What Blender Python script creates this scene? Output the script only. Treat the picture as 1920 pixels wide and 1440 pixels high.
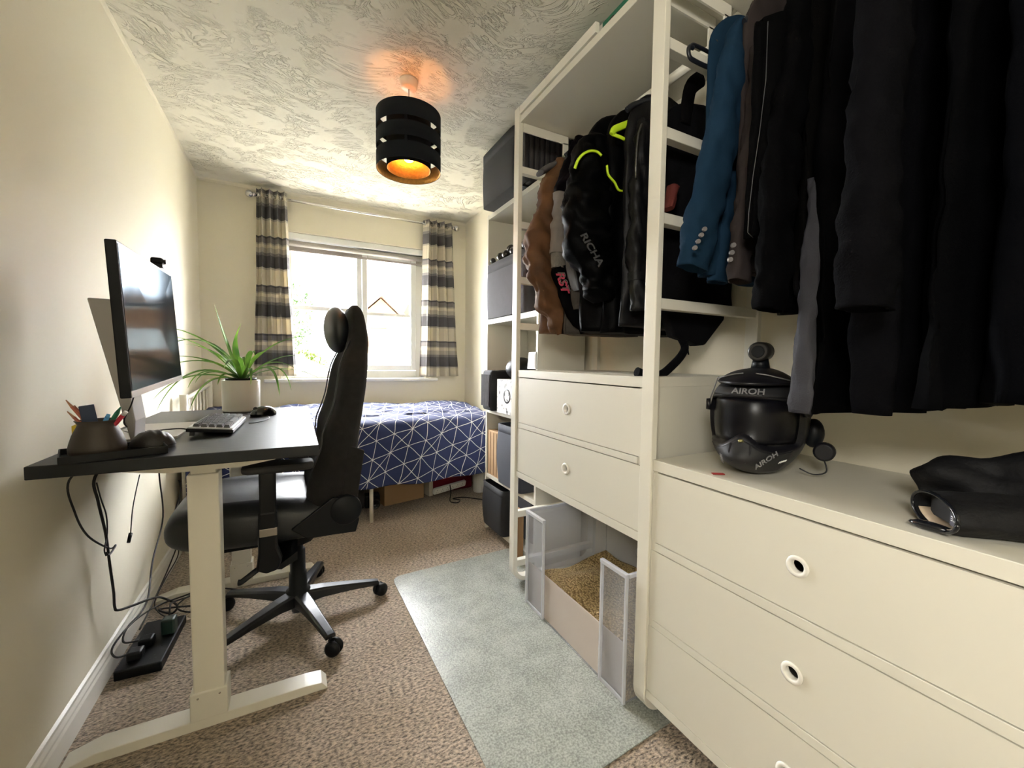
import bpy, bmesh, math, random
from mathutils import Vector, Matrix, noise
random.seed(7)
for o in list(bpy.data.objects): bpy.data.objects.remove(o)
SC = bpy.context.scene
COL = SC.collection
PI = math.pi
# ------------------------------------------------------------------ camera
F_PX, YAW, PITCH, ROLL, CAM_H = 774.84, 27.7788, 3.2246, 0.7243, 1.1187
_y, _p, _r = (math.radians(a) for a in (YAW, PITCH, ROLL))
FW = Vector((math.sin(_y)*math.cos(_p), math.cos(_y)*math.cos(_p), -math.sin(_p)))
_rt = Vector((math.cos(_y), -math.sin(_y), 0)); _up = _rt.cross(FW)
RT = math.cos(_r)*_rt + math.sin(_r)*_up
UP = -math.sin(_r)*_rt + math.cos(_r)*_up
CP = Vector((0, 0, CAM_H))
cam = bpy.data.objects.new('camera', bpy.data.cameras.new('camera'))
COL.objects.link(cam)
cam.matrix_world = Matrix(((RT.x, UP.x, -FW.x, 0), (RT.y, UP.y, -FW.y, 0), (RT.z, UP.z, -FW.z, CAM_H), (0, 0, 0, 1)))
cam.data.sensor_width = 36; cam.data.lens = F_PX/1920*36
cam.data.clip_start = 0.02; cam.data.clip_end = 200
SC.camera = cam
# ------------------------------------------------------------------ world, sun, exposure
SC.view_settings.view_transform = 'Standard'; SC.view_settings.look = 'None'
SC.view_settings.gamma = 1; SC.view_settings.use_curve_mapping = False
SC.view_settings.exposure = 0.68
W = bpy.data.worlds.new('sky'); SC.world = W; W.use_nodes = True
bg = W.node_tree.nodes['Background']
bg.inputs[0].default_value = (0.90, 0.95, 1.0, 1); bg.inputs[1].default_value = 5.0
def light(name, kind, loc, energy, color=(1, 1, 1), rot=(0, 0, 0), **kw):
    d = bpy.data.lights.new(name, kind); d.energy = energy; d.color = color
    for k, v in kw.items(): setattr(d, k, v)
    o = bpy.data.objects.new(name, d); COL.objects.link(o); o.location = loc; o.rotation_euler = rot
    return o
# sunshine on the garden and the house opposite, coming from behind this house
sdir = Vector((-.62, -.09, -.78)).normalized()          # high sun passing along the window wall
light('sun', 'SUN', (0, 0, 10), 150.0, (1, .96, .88), sdir.to_track_quat('-Z', 'Y').to_euler(), angle=math.radians(1))
kdir = Vector((-.05, -1, -.22)).normalized()            # broad bright sky glare facing the window
light('sky_glare', 'SUN', (0, 9, 9), 104.0, (.97, .98, 1.0), kdir.to_track_quat('-Z', 'Y').to_euler(), angle=math.radians(125))
po = light('window_portal', 'AREA', (.49, 3.97, 1.53), 1, (1, 1, 1), (math.radians(-90), 0, 0), shape='RECTANGLE', size=1.3, size_y=1.3)
po.data.cycles.is_portal = True
# added fill lamp, unseen behind the camera, that brightens the near drawer fronts
light('drawer_fill_lamp', 'AREA', (-.80, -.62, 1.80), 25, (1, .965, .89), (math.radians(90), 0, math.radians(-90)), shape='RECTANGLE', size=.74, size_y=.34)

def on(u, v, Y):      # world point in the plane y=Y seen at photo pixel u,v
    d = FW*F_PX + RT*(u-960) - UP*(v-720)
    return CP + d*(Y/d.y)
def onx(u, v, X):
    d = FW*F_PX + RT*(u-960) - UP*(v-720)
    return CP + d*(X/d.x)
def onz(u, v, Z):
    d = FW*F_PX + RT*(u-960) - UP*(v-720)
    return CP + d*((Z-CAM_H)/d.z)
# ------------------------------------------------------------------ materials
def mat(name, col, rough=.5, metal=0., noise_s=0, noise_a=0., bump=0., bump_s=60, sheen=0., coat=0., spec=None, alpha=None):
    m = bpy.data.materials.new(name); m.use_nodes = True
    nt = m.node_tree; n = nt.nodes; l = nt.links; b = n['Principled BSDF']
    b.inputs['Roughness'].default_value = rough; b.inputs['Metallic'].default_value = metal
    b.inputs['Base Color'].default_value = (*col, 1)
    if sheen: b.inputs['Sheen Weight'].default_value = sheen
    if coat: b.inputs['Coat Weight'].default_value = coat
    if spec is not None: b.inputs['Specular IOR Level'].default_value = spec
    tc = n.new('ShaderNodeTexCoord')
    if noise_a:
        t = n.new('ShaderNodeTexNoise'); t.inputs['Scale'].default_value = noise_s; t.inputs['Detail'].default_value = 5
        l.new(tc.outputs['Object'], t.inputs['Vector'])
        mx = n.new('ShaderNodeMix'); mx.data_type = 'RGBA'
        mx.inputs['A'].default_value = (*[c*(1-noise_a) for c in col], 1)
        mx.inputs['B'].default_value = (*[min(1, c*(1+noise_a)) for c in col], 1)
        l.new(t.outputs['Fac'], mx.inputs['Factor']); l.new(mx.outputs['Result'], b.inputs['Base Color'])
    if bump:
        t2 = n.new('ShaderNodeTexNoise'); t2.inputs['Scale'].default_value = bump_s; t2.inputs['Detail'].default_value = 4
        l.new(tc.outputs['Object'], t2.inputs['Vector'])
        bp = n.new('ShaderNodeBump'); bp.inputs['Strength'].default_value = bump; bp.inputs['Distance'].default_value = .004
        l.new(t2.outputs['Fac'], bp.inputs['Height']); l.new(bp.outputs['Normal'], b.inputs['Normal'])
    return m
def nd(nt, typ, **kw):
    x = nt.nodes.new(typ)
    for k, v in kw.items():
        if k.startswith('i_'): x.inputs[k[2:].replace('_', ' ')].default_value = v
        else: setattr(x, k, v)
    return x
def math_(nt, op, a, b=None, c=None):
    x = nt.nodes.new('ShaderNodeMath'); x.operation = op
    for i, s in enumerate((a, b, c)):
        if s is None: continue
        if isinstance(s, (int, float)): x.inputs[i].default_value = s
        else: nt.links.new(s, x.inputs[i])
    return x.outputs[0]

WALL = mat('wall_paint', (.78, .73, .59), .75, noise_s=3, noise_a=.02, bump=.12, bump_s=90)
WHITE_TRIM = mat('white_gloss_trim', (.84, .82, .76), .35)
FURN = mat('warm_white_lacquer', (.735, .71, .615), .42, noise_s=4, noise_a=.02)
STEEL_W = mat('white_powder_coat', (.80, .775, .68), .38, bump=.05, bump_s=300)
UPVC = mat('white_window_plastic', (.86, .87, .86), .3)
BLACK = mat('black_fabric', (.003, .003, .004), .85, noise_s=20, noise_a=.3, bump=.3, bump_s=250, spec=.1)
BLACKP = mat('black_plastic', (.005, .006, .008), .42, spec=.2)
GLOSSB = mat('glossy_black', (.008, .009, .012), .15)
CHROME = mat('chrome', (.75, .75, .76), .15, 1)
RUBBER = mat('black_rubber', (.015, .015, .016), .6)
CABLE = mat('cable_black', (.01, .01, .012), .5)
CARD = mat('brown_cardboard', (.42, .27, .14), .8, noise_s=8, noise_a=.08)
GREYFAB = mat('charcoal_box_fabric', (.055, .052, .06), .85, noise_s=30, noise_a=.15, bump=.3, bump_s=400)
BLACKFAB = mat('black_box_fabric', (.016, .016, .02), .8, noise_s=30, noise_a=.15, bump=.3, bump_s=400)
# textured ceiling
def ceiling_mat():
    m = mat('swirled_ceiling_plaster', (.81, .775, .665), .85); nt = m.node_tree; l = nt.links
    tc = nt.nodes.new('ShaderNodeTexCoord')
    warp = nd(nt, 'ShaderNodeTexNoise', i_Scale=1.6, i_Detail=1.0); l.new(tc.outputs['Object'], warp.inputs['Vector'])
    mixv = nd(nt, 'ShaderNodeVectorMath', operation='MULTIPLY_ADD')
    l.new(warp.outputs['Color'], mixv.inputs[0]); mixv.inputs[1].default_value = (.9, .9, 0); l.new(tc.outputs['Object'], mixv.inputs[2])
    mp = nd(nt, 'ShaderNodeMapping'); l.new(mixv.outputs[0], mp.inputs['Vector']); mp.inputs['Scale'].default_value = (8, 26, 1); mp.inputs['Rotation'].default_value = (0, 0, .35)
    n1 = nd(nt, 'ShaderNodeTexNoise', i_Scale=1.7, i_Detail=3.5, i_Roughness=.55, i_Distortion=.6); l.new(mp.outputs[0], n1.inputs['Vector'])
    # thin trowel ridges: sharp on one side, soft on the other
    sh = math_(nt, 'SUBTRACT', n1.outputs['Fac'], .52)
    up = math_(nt, 'SUBTRACT', 1.0, math_(nt, 'MULTIPLY', math_(nt, 'ABSOLUTE', sh), 34.0)); r = math_(nt, 'MAXIMUM', up, 0.0)
    sh2 = math_(nt, 'SUBTRACT', n1.outputs['Fac'], .41)
    r2 = math_(nt, 'MAXIMUM', math_(nt, 'SUBTRACT', 1.0, math_(nt, 'MULTIPLY', math_(nt, 'ABSOLUTE', sh2), 38.0)), 0.0)
    r = math_(nt, 'ADD', r, math_(nt, 'MULTIPLY', r2, .7))
    n2 = nd(nt, 'ShaderNodeTexNoise', i_Scale=60.0, i_Detail=3.0); l.new(tc.outputs['Object'], n2.inputs['Vector'])
    n3 = nd(nt, 'ShaderNodeTexNoise', i_Scale=9.0, i_Detail=3.0); l.new(tc.outputs['Object'], n3.inputs['Vector'])
    gate = math_(nt, 'MULTIPLY', math_(nt, 'MAXIMUM', math_(nt, 'SUBTRACT', n3.outputs['Fac'], .42), 0.0), 6.0)
    gate = math_(nt, 'MINIMUM', gate, 1.0)
    hgt = math_(nt, 'ADD', math_(nt, 'MULTIPLY', r, gate), math_(nt, 'MULTIPLY', n2.outputs['Fac'], .06))
    bp = nd(nt, 'ShaderNodeBump', i_Strength=1.0, i_Distance=.0075); l.new(hgt, bp.inputs['Height'])
    l.new(bp.outputs[0], nt.nodes['Principled BSDF'].inputs['Normal'])
    return m
CEIL = ceiling_mat()
def carpet_mat():
    m = mat('grey_brown_carpet', (.2, .17, .14), .95); nt = m.node_tree; l = nt.links; b = nt.nodes['Principled BSDF']
    b.inputs['Sheen Weight'].default_value = .25
    tc = nt.nodes.new('ShaderNodeTexCoord')
    mp = nd(nt, 'ShaderNodeMapping'); l.new(tc.outputs['Object'], mp.inputs['Vector']); mp.inputs['Scale'].default_value = (1, 1.9, 1)
    n1 = nd(nt, 'ShaderNodeTexNoise', i_Scale=75.0, i_Detail=5.0, i_Roughness=.65); l.new(mp.outputs[0], n1.inputs['Vector'])
    n2 = nd(nt, 'ShaderNodeTexNoise', i_Scale=3.0, i_Detail=4.0); l.new(tc.outputs['Object'], n2.inputs['Vector'])
    cr = nt.nodes.new('ShaderNodeValToRGB'); l.new(n1.outputs['Fac'], cr.inputs[0])
    e = cr.color_ramp.elements; e[0].position = .36; e[0].color = (.06, .043, .031, 1); e[1].position = .61; e[1].color = (.70, .57, .44, 1)
    mx = nd(nt, 'ShaderNodeMix', data_type='RGBA', blend_type='MULTIPLY'); mx.inputs['Factor'].default_value = .5
    l.new(cr.outputs[0], mx.inputs['A'])
    cr2 = nt.nodes.new('ShaderNodeValToRGB'); l.new(n2.outputs['Fac'], cr2.inputs[0])
    e = cr2.color_ramp.elements; e[0].position = .35; e[0].color = (.7, .62, .52, 1); e[1].position = .65; e[1].color = (1, 1, 1, 1)
    l.new(cr2.outputs[0], mx.inputs['B']); l.new(mx.outputs['Result'], b.inputs['Base Color'])
    bp = nd(nt, 'ShaderNodeBump', i_Strength=.9, i_Distance=.012); l.new(n1.outputs['Fac'], bp.inputs['Height']); l.new(bp.outputs[0], b.inputs['Normal'])
    return m
CARPET = carpet_mat()
def mat_mat():
    m = mat('frosted_grey_vinyl', (.33, .36, .34), .30); nt = m.node_tree; l = nt.links; b = nt.nodes['Principled BSDF']
    tc = nt.nodes.new('ShaderNodeTexCoord')
    n1 = nd(nt, 'ShaderNodeTexNoise', i_Scale=170.0, i_Detail=3.0); l.new(tc.outputs['Object'], n1.inputs['Vector'])
    n2 = nd(nt, 'ShaderNodeTexNoise', i_Scale=9.0, i_Detail=3.0); l.new(tc.outputs['Object'], n2.inputs['Vector'])
    cr = nt.nodes.new('ShaderNodeValToRGB'); l.new(math_(nt, 'ADD', math_(nt, 'MULTIPLY', n1.outputs['Fac'], .7), math_(nt, 'MULTIPLY', n2.outputs['Fac'], .3)), cr.inputs[0])
    e = cr.color_ramp.elements; e[0].position = .36; e[0].color = (.20, .215, .19, 1); e[1].position = .64; e[1].color = (.46, .485, .44, 1)
    l.new(cr.outputs[0], b.inputs['Base Color'])
    bp = nd(nt, 'ShaderNodeBump', i_Strength=.25, i_Distance=.003); l.new(n1.outputs['Fac'], bp.inputs['Height']); l.new(bp.outputs[0], b.inputs['Normal'])
    return m
VINYL = mat_mat()
def desk_mat():
    m = mat('black_wood_effect', (.03, .035, .042), .40, spec=.38); nt = m.node_tree; l = nt.links; b = nt.nodes['Principled BSDF']
    tc = nt.nodes.new('ShaderNodeTexCoord'); mp = nd(nt, 'ShaderNodeMapping'); l.new(tc.outputs['Object'], mp.inputs['Vector'])
    mp.inputs['Rotation'].default_value = (0, 0, .5); mp.inputs['Scale'].default_value = (8, 60, 8)
    n1 = nd(nt, 'ShaderNodeTexNoise', i_Scale=1.5, i_Detail=5.0, i_Distortion=.6); l.new(mp.outputs[0], n1.inputs['Vector'])
    cr = nt.nodes.new('ShaderNodeValToRGB'); l.new(n1.outputs['Fac'], cr.inputs[0])
    e = cr.color_ramp.elements; e[0].color = (.002, .0035, .006, 1); e[1].color = (.007, .010, .015, 1)
    l.new(cr.outputs[0], b.inputs['Base Color'])
    bp = nd(nt, 'ShaderNodeBump', i_Strength=.18, i_Distance=.002); l.new(n1.outputs['Fac'], bp.inputs['Height']); l.new(bp.outputs[0], b.inputs['Normal'])
    return m
DESKM = desk_mat()
def glass(name, tint=(1, 1, 1), fac=.06, rough=0.02):
    m = bpy.data.materials.new(name); m.use_nodes = True; nt = m.node_tree; nt.nodes.clear()
    o = nt.nodes.new('ShaderNodeOutputMaterial'); t = nt.nodes.new('ShaderNodeBsdfTransparent'); t.inputs[0].default_value = (*tint, 1)
    g = nt.nodes.new('ShaderNodeBsdfGlossy'); g.inputs['Roughness'].default_value = rough
    x = nt.nodes.new('ShaderNodeMixShader'); x.inputs[0].default_value = fac
    nt.links.new(t.outputs[0], x.inputs[1]); nt.links.new(g.outputs[0], x.inputs[2]); nt.links.new(x.outputs[0], o.inputs[0])
    return m
GLASS = glass('window_glass')
def clear_plastic(name='cloudy_clear_plastic', fac=.22):
    m = bpy.data.materials.new(name); m.use_nodes = True; nt = m.node_tree; nt.nodes.clear()
    o = nt.nodes.new('ShaderNodeOutputMaterial'); t = nt.nodes.new('ShaderNodeBsdfTransparent'); t.inputs[0].default_value = (.93, .94, .97, 1)
    p = nt.nodes.new('ShaderNodeBsdfPrincipled'); p.inputs['Base Color'].default_value = (.80, .81, .84, 1); p.inputs['Roughness'].default_value = .2
    x = nt.nodes.new('ShaderNodeMixShader'); x.inputs[0].default_value = fac
    nt.links.new(t.outputs[0], x.inputs[1]); nt.links.new(p.outputs[0], x.inputs[2]); nt.links.new(x.outputs[0], o.inputs[0])
    return m
CLEARP = clear_plastic(); CLEARR = clear_plastic('thick_clear_plastic_rim', .62)
def emit(name, col, s):
    m = bpy.data.materials.new(name); m.use_nodes = True; b = m.node_tree.nodes['Principled BSDF']
    b.inputs['Base Color'].default_value = (*col, 1); b.inputs['Emission Color'].default_value = (*col, 1); b.inputs['Emission Strength'].default_value = s
    return m
def bulb_mat():
    m = bpy.data.materials.new('warm_glowing_glass'); m.use_nodes = True; nt = m.node_tree; nt.nodes.clear()
    o = nt.nodes.new('ShaderNodeOutputMaterial'); t = nt.nodes.new('ShaderNodeBsdfTransparent'); t.inputs[0].default_value = (1, .8, .4, 1)
    e = nt.nodes.new('ShaderNodeEmission'); e.inputs[0].default_value = (1, .42, .03, 1); e.inputs[1].default_value = 2.2
    x = nt.nodes.new('ShaderNodeMixShader'); x.inputs[0].default_value = .5
    nt.links.new(t.outputs[0], x.inputs[1]); nt.links.new(e.outputs[0], x.inputs[2]); nt.links.new(x.outputs[0], o.inputs[0])
    return m
def curtain_mat():
    m = mat('checked_curtain_cloth', (.7, .64, .5), .9); nt = m.node_tree; l = nt.links; b = nt.nodes['Principled BSDF']
    tc = nt.nodes.new('ShaderNodeTexCoord'); uv = nd(nt, 'ShaderNodeSeparateXYZ'); l.new(tc.outputs['UV'], uv.inputs[0])
    f = math_(nt, 'FRACT', math_(nt, 'MULTIPLY', math_(nt, 'ADD', uv.outputs[1], -.045), 1/.262))
    cr = nt.nodes.new('ShaderNodeValToRGB'); cr.color_ramp.interpolation = 'CONSTANT'; l.new(f, cr.inputs[0])
    cream = (.72, .66, .53, 1); dk = (.12, .115, .12, 1); md = (.25, .235, .23, 1); lt = (.5, .46, .39, 1)
    st = [(0, lt), (.10, md), (.16, dk), (.40, lt), (.44, cream), (.76, dk), (.80, md), (.90, lt), (.93, cream)]
    e = cr.color_ramp.elements; e[0].position = 0; e[0].color = st[0][1]; e[1].position = st[1][0]; e[1].color = st[1][1]
    for p, c in st[2:]: k = e.new(p); k.color = c
    # faint woven vertical stripes
    g = math_(nt, 'FRACT', math_(nt, 'MULTIPLY', uv.outputs[0], 5.0))
    s1 = math_(nt, 'MULTIPLY', math_(nt, 'GREATER_THAN', g, .62), .45)
    s2 = math_(nt, 'MULTIPLY', math_(nt, 'LESS_THAN', math_(nt, 'ABSOLUTE', math_(nt, 'SUBTRACT', g, .45)), .02), .3)
    mx = nd(nt, 'ShaderNodeMix', data_type='RGBA', blend_type='MULTIPLY'); l.new(math_(nt, 'ADD', s1, s2), mx.inputs['Factor'])
    l.new(cr.outputs[0], mx.inputs['A']); mx.inputs['B'].default_value = (.55, .54, .52, 1)
    l.new(mx.outputs['Result'], b.inputs['Base Color'])
    # cloth lets daylight glow through
    tr = nt.nodes.new('ShaderNodeBsdfTranslucent'); l.new(mx.outputs['Result'], tr.inputs[0])
    ms = nt.nodes.new('ShaderNodeMixShader'); ms.inputs[0].default_value = .22
    out = nt.nodes['Material Output']; l.new(b.outputs[0], ms.inputs[1]); l.new(tr.outputs[0], ms.inputs[2]); l.new(ms.outputs[0], out.inputs[0])
    return m
CURT = curtain_mat()
def duvet_mat():
    m = mat('navy_cotton_white_lines', (.02, .035, .12), .8); nt = m.node_tree; l = nt.links; b = nt.nodes['Principled BSDF']
    b.inputs['Sheen Weight'].default_value = .1
    tc = nt.nodes.new('ShaderNodeTexCoord')
    nz = nd(nt, 'ShaderNodeTexNoise', i_Scale=5.0, i_Detail=1.0); l.new(tc.outputs['UV'], nz.inputs['Vector'])
    vm = nd(nt, 'ShaderNodeVectorMath', operation='MULTIPLY_ADD'); l.new(nz.outputs['Color'], vm.inputs[0]); vm.inputs[1].default_value = (.04, .04, 0); l.new(tc.outputs['UV'], vm.inputs[2])
    sp = nd(nt, 'ShaderNodeSeparateXYZ'); l.new(vm.outputs[0], sp.inputs[0])
    x, y = sp.outputs[0], sp.outputs[1]
    acc = None; S = .108
    fam = [(14, S), (14+60, S), (14+120, S), (14+30, S*.866*2)]
    for a, s in fam:
        ca, sa = math.cos(math.radians(a)), math.sin(math.radians(a))
        d = math_(nt, 'ADD', math_(nt, 'MULTIPLY', x, ca), math_(nt, 'MULTIPLY', y, sa))
        t = math_(nt, 'PINGPONG', d, s*.5)
        w = math_(nt, 'LESS_THAN', t, .0018)
        acc = w if acc is None else math_(nt, 'MAXIMUM', acc, w)
    mx = nd(nt, 'ShaderNodeMix', data_type='RGBA'); l.new(acc, mx.inputs['Factor'])
    mx.inputs['A'].default_value = (.008, .019, .092, 1); mx.inputs['B'].default_value = (.75, .75, .74, 1)
    l.new(mx.outputs['Result'], b.inputs['Base Color'])
    return m
DUVET = duvet_mat()
# ------------------------------------------------------------------ building helpers
ORG = {}
class B:
    """collects shapes into one mesh"""
    def __init__(s): s.bm = bmesh.new(); s.m = Matrix.Identity(4); s.uv = None
    def _v(s, p): return s.bm.verts.new(s.m @ Vector(p))
    def _f(s, vs, smooth=False):
        try:
            f = s.bm.faces.new(vs); f.smooth = smooth; return f
        except ValueError: return None
    def box(s, x0, x1, y0, y1, z0, z1):
        v = [s._v((x, y, z)) for z in (z0, z1) for y in (y0, y1) for x in (x0, x1)]
        for q in ((0, 2, 3, 1), (4, 5, 7, 6), (0, 1, 5, 4), (2, 6, 7, 3), (0, 4, 6, 2), (1, 3, 7, 5)): s._f([v[i] for i in q])
        return s
    def obox(s, c, rz, dx, dy, z0, z1):
        m0 = s.m; s.m = s.m @ Matrix.Translation((c[0], c[1], 0)) @ Matrix.Rotation(rz, 4, 'Z')
        s.box(-dx/2, dx/2, -dy/2, dy/2, z0, z1); s.m = m0; return s
    def rings(s, rs, smooth=True, cap0=True, cap1=True, close=True):
        R = [[s._v(p) for p in r] for r in rs]; n = len(R[0])
        for a, b in zip(R, R[1:]):
            for i in range(n if close else n-1):
                j = (i+1) % n; s._f([a[i], a[j], b[j], b[i]], smooth)
        if cap0: s._f(R[0][::-1])
        if cap1: s._f(R[-1])
        return s
    def lathe(s, prof, c=(0, 0, 0), n=32, smooth=True, cap0=False, cap1=False, axis='z'):
        rs = []
        for r, z in prof:
            r = max(r, .0002)
            if axis == 'z': rs.append([(c[0]+r*math.cos(2*PI*i/n), c[1]+r*math.sin(2*PI*i/n), c[2]+z) for i in range(n)])
            elif axis == 'x': rs.append([(c[0]+z, c[1]+r*math.cos(2*PI*i/n), c[2]+r*math.sin(2*PI*i/n)) for i in range(n)])
            else: rs.append([(c[0]+r*math.cos(2*PI*i/n), c[1]+z, c[2]-r*math.sin(2*PI*i/n)) for i in range(n)])
        return s.rings(rs, smooth, cap0, cap1)
    def cyl(s, p0, p1, r0, r1=None, n=20, smooth=True):
        p0, p1 = Vector(p0), Vector(p1); r1 = r0 if r1 is None else r1
        return s.tube([p0, p1], [r0, r1], n, smooth)
    def tube(s, pts, r, n=10, smooth=True, sq=None, wr=0, seed=0):
        """round (or elliptical: radius pairs) sweep along a path"""
        pts = [Vector(p) for p in pts]; rs = []; up = Vector((0, 0, 1)); prev = None
        for i, p in enumerate(pts):
            t = (pts[min(i+1, len(pts)-1)] - pts[max(i-1, 0)]).normalized()
            if prev is None:
                a = t.cross(Vector((0, 1, 0)));
                if a.length < .3: a = t.cross(Vector((1, 0, 0)))
                a.normalize()
            else: a = (prev - t*prev.dot(t)).normalized()
            prev = a; b = t.cross(a)
            ri = r[i] if isinstance(r, (list, tuple)) else r
            ra, rb = ri if isinstance(ri, (list, tuple)) else (ri, ri)
            ring = []
            for k in range(n):
                th = 2*PI*k/n; ca, sa = math.cos(th), math.sin(th)
                q = p + a*ra*ca + b*rb*sa
                if wr: q = q + (a*ca + b*sa)*wr*noise.noise(Vector((q.x*14+seed, q.y*14, q.z*22))) 
                ring.append(q)
            rs.append(ring)
        return s.rings(rs, smooth)
    def prism(s, pts, axis, a0, a1, smooth=False):
        """extrude a 2-D outline: axis y -> pts are (x,z), x -> (y,z), z -> (x,y)"""
        f = {'y': lambda p, a: (p[0], a, p[1]), 'x': lambda p, a: (a, p[0], p[1]), 'z': lambda p, a: (p[0], p[1], a)}[axis]
        return s.rings([[f(p, a0) for p in pts], [f(p, a1) for p in pts]], smooth)
    def ell(s, c, r, n=20, m=12, power=1.0, disp=None):
        rs = []
        for j in range(m+1):
            ph = -PI/2 + PI*j/m; cz = math.sin(ph); cr = max(math.cos(ph), .003)
            ring = []
            for i in range(n):
                th = 2*PI*i/n
                p = Vector((c[0]+r[0]*cr*math.cos(th), c[1]+r[1]*cr*math.sin(th), c[2]+r[2]*cz))
                if disp: p = disp(p, Vector((cr*math.cos(th), cr*math.sin(th), cz)))
                ring.append(p)
            rs.append(ring)
        return s.rings(rs, True)
    def grid(s, fn, nu, nv, uvf=None, smooth=True):
        if uvf and s.uv is None: s.uv = s.bm.loops.layers.uv.new('UVMap')
        V = [[s._v(fn(i/nu, j/nv)) for j in range(nv+1)] for i in range(nu+1)]
        for i in range(nu):
            for j in range(nv):
                f = s._f([V[i][j], V[i+1][j], V[i+1][j+1], V[i][j+1]], smooth)
                if f and uvf:
                    for lp, (a, b) in zip(f.loops, ((i, j), (i+1, j), (i+1, j+1), (i, j+1))): lp[s.uv].uv = uvf(a/nu, b/nv)
        return s
    def build(s, name, m, parent=None, bevel=0, subsurf=0, solid=0, auto=None, label=None):
        me = bpy.data.meshes.new(name)
        org = ORG.get(parent.name, Vector((0, 0, 0))) if parent else Vector((0, 0, 0))
        if org.length: bmesh.ops.translate(s.bm, verts=s.bm.verts, vec=-org)
        bmesh.ops.recalc_face_normals(s.bm, faces=s.bm.faces)
        s.bm.to_mesh(me); s.bm.free(); me.materials.append(m)
        if auto: 
            me.shade_smooth(); me.set_sharp_from_angle(angle=math.radians(auto))
        o = bpy.data.objects.new(name, me); COL.objects.link(o)
        if parent: o.parent = parent; ORG[o.name] = org
        if bevel:
            b = o.modifiers.new('bevel', 'BEVEL'); b.width = bevel; b.segments = 2; b.limit_method = 'ANGLE'
        if subsurf:
            b = o.modifiers.new('sub', 'SUBSURF'); b.levels = b.render_levels = subsurf
        if solid:
            b = o.modifiers.new('solid', 'SOLIDIFY'); b.thickness = solid
        if label: o['label'] = label
        return o
def tag(o, label, cat, group=None, kind=None):
    o['label'] = label; o['category'] = cat
    if group: o['group'] = group
    if kind: o['kind'] = kind
    return o
def thing(name, loc, label, cat, group=None):
    o = bpy.data.objects.new(name, None); COL.objects.link(o); o.location = loc; o.empty_display_size = .05
    ORG[o.name] = Vector(loc); return tag(o, label, cat, group)
def struct(o): o['kind'] = 'structure'; return o
def copy_thing(root, delta, label):
    c = root.copy(); COL.objects.link(c); c.location = root.location + Vector(delta); c['label'] = label; ORG[c.name] = Vector(c.location)
    for ch in list(root.children):
        k = ch.copy(); COL.objects.link(k); k.parent = c
        for g in list(ch.children):
            h = g.copy(); COL.objects.link(h); h.parent = k
    return c
def text(name, body, size, m, parent, origin, xdir, ydir, depth=.0006, bold=0, shear=0, label=None):
    cu = bpy.data.curves.new(name, 'FONT'); cu.body = body; cu.size = size; cu.extrude = depth; cu.offset = bold; cu.shear = shear
    cu.align_x = 'CENTER'; cu.align_y = 'CENTER'
    tmp = bpy.data.objects.new('tmp', cu); COL.objects.link(tmp)
    dg = bpy.context.evaluated_depsgraph_get(); me = bpy.data.meshes.new_from_object(tmp.evaluated_get(dg))
    bpy.data.objects.remove(tmp)
    x = Vector(xdir).normalized(); y = Vector(ydir); y = (y - x*y.dot(x)).normalized(); z = x.cross(y)
    M = Matrix(((x.x, y.x, z.x, origin[0]), (x.y, y.y, z.y, origin[1]), (x.z, y.z, z.z, origin[2]), (0, 0, 0, 1)))
    org = ORG.get(parent.name, Vector((0, 0, 0)))
    me.transform(Matrix.Translation(-org) @ M); me.materials.clear(); me.materials.append(m)
    o = bpy.data.objects.new(name, me); COL.objects.link(o); o.parent = parent
    return o
def smooth_path(pts, k=6):
    """Catmull-Rom through the points; each may be a tuple of any length"""
    P = [tuple(p) for p in pts]; P = [P[0]] + P + [P[-1]]; out = []
    for i in range(1, len(P)-2):
        for j in range(k):
            t = j/k; a, b, c, d = P[i-1], P[i], P[i+1], P[i+2]
            out.append(tuple(.5*((2*q) + (-p+r)*t + (2*p-5*q+4*r-s)*t*t + (-p+3*q-3*r+s)*t**3) for p, q, r, s in zip(a, b, c, d)))
    out.append(P[-2]); return out
# ================================================================== THE ROOM
LW, RW, BK, CH, Y0 = -.60, 1.452, 3.735, 2.403, -1.25
WX0, WX1, WZ0, WZ1 = -.09, 1.07, .95, 2.11          # window opening
struct(B().box(LW-.1, RW+.1, Y0-.1, BK+.02, -.12, 0).build('floor', CARPET))
struct(B().box(LW-.1, RW+.1, Y0-.1, BK+.30, CH, CH+.15).build('ceiling', CEIL))
b = B(); b.box(LW-.12, LW, -.2, BK+.30, -.12, CH+.05).box(LW-.12, LW, Y0-.1, -1.04, -.12, CH+.05).box(LW-.12, LW, -1.04, -.2, 2.03, CH+.05)  # doorway gap behind the camera added to let the fill lamp in
struct(b.build('wall_left', WALL))
b = B(); b.box(LW-.125, LW+.012, -.24, -.18, 0, 2.06).box(LW-.125, LW+.012, -1.07, -1.01, 0, 2.06).box(LW-.125, LW+.012, -1.01, -.24, 2.0, 2.06)
struct(b.build('trim_4', WHITE_TRIM))  # frame of the added doorway
struct(B().box(RW, RW+.12, Y0-.1, BK+.30, -.12, CH+.05).build('wall_right', WALL))
b = B(); T = BK+.26
b.box(LW-.05, WX0, BK, T, -.1, CH+.05).box(WX1, RW+.05, BK, T, -.1, CH+.05).box(WX0, WX1, BK, T, -.1, WZ0).box(WX0, WX1, BK, T, WZ1, CH+.05)
struct(b.build('wall_back', WALL))
struct(B().box(LW, RW, Y0-.1, Y0, 0, CH).build('wall_front', WALL))
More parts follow.
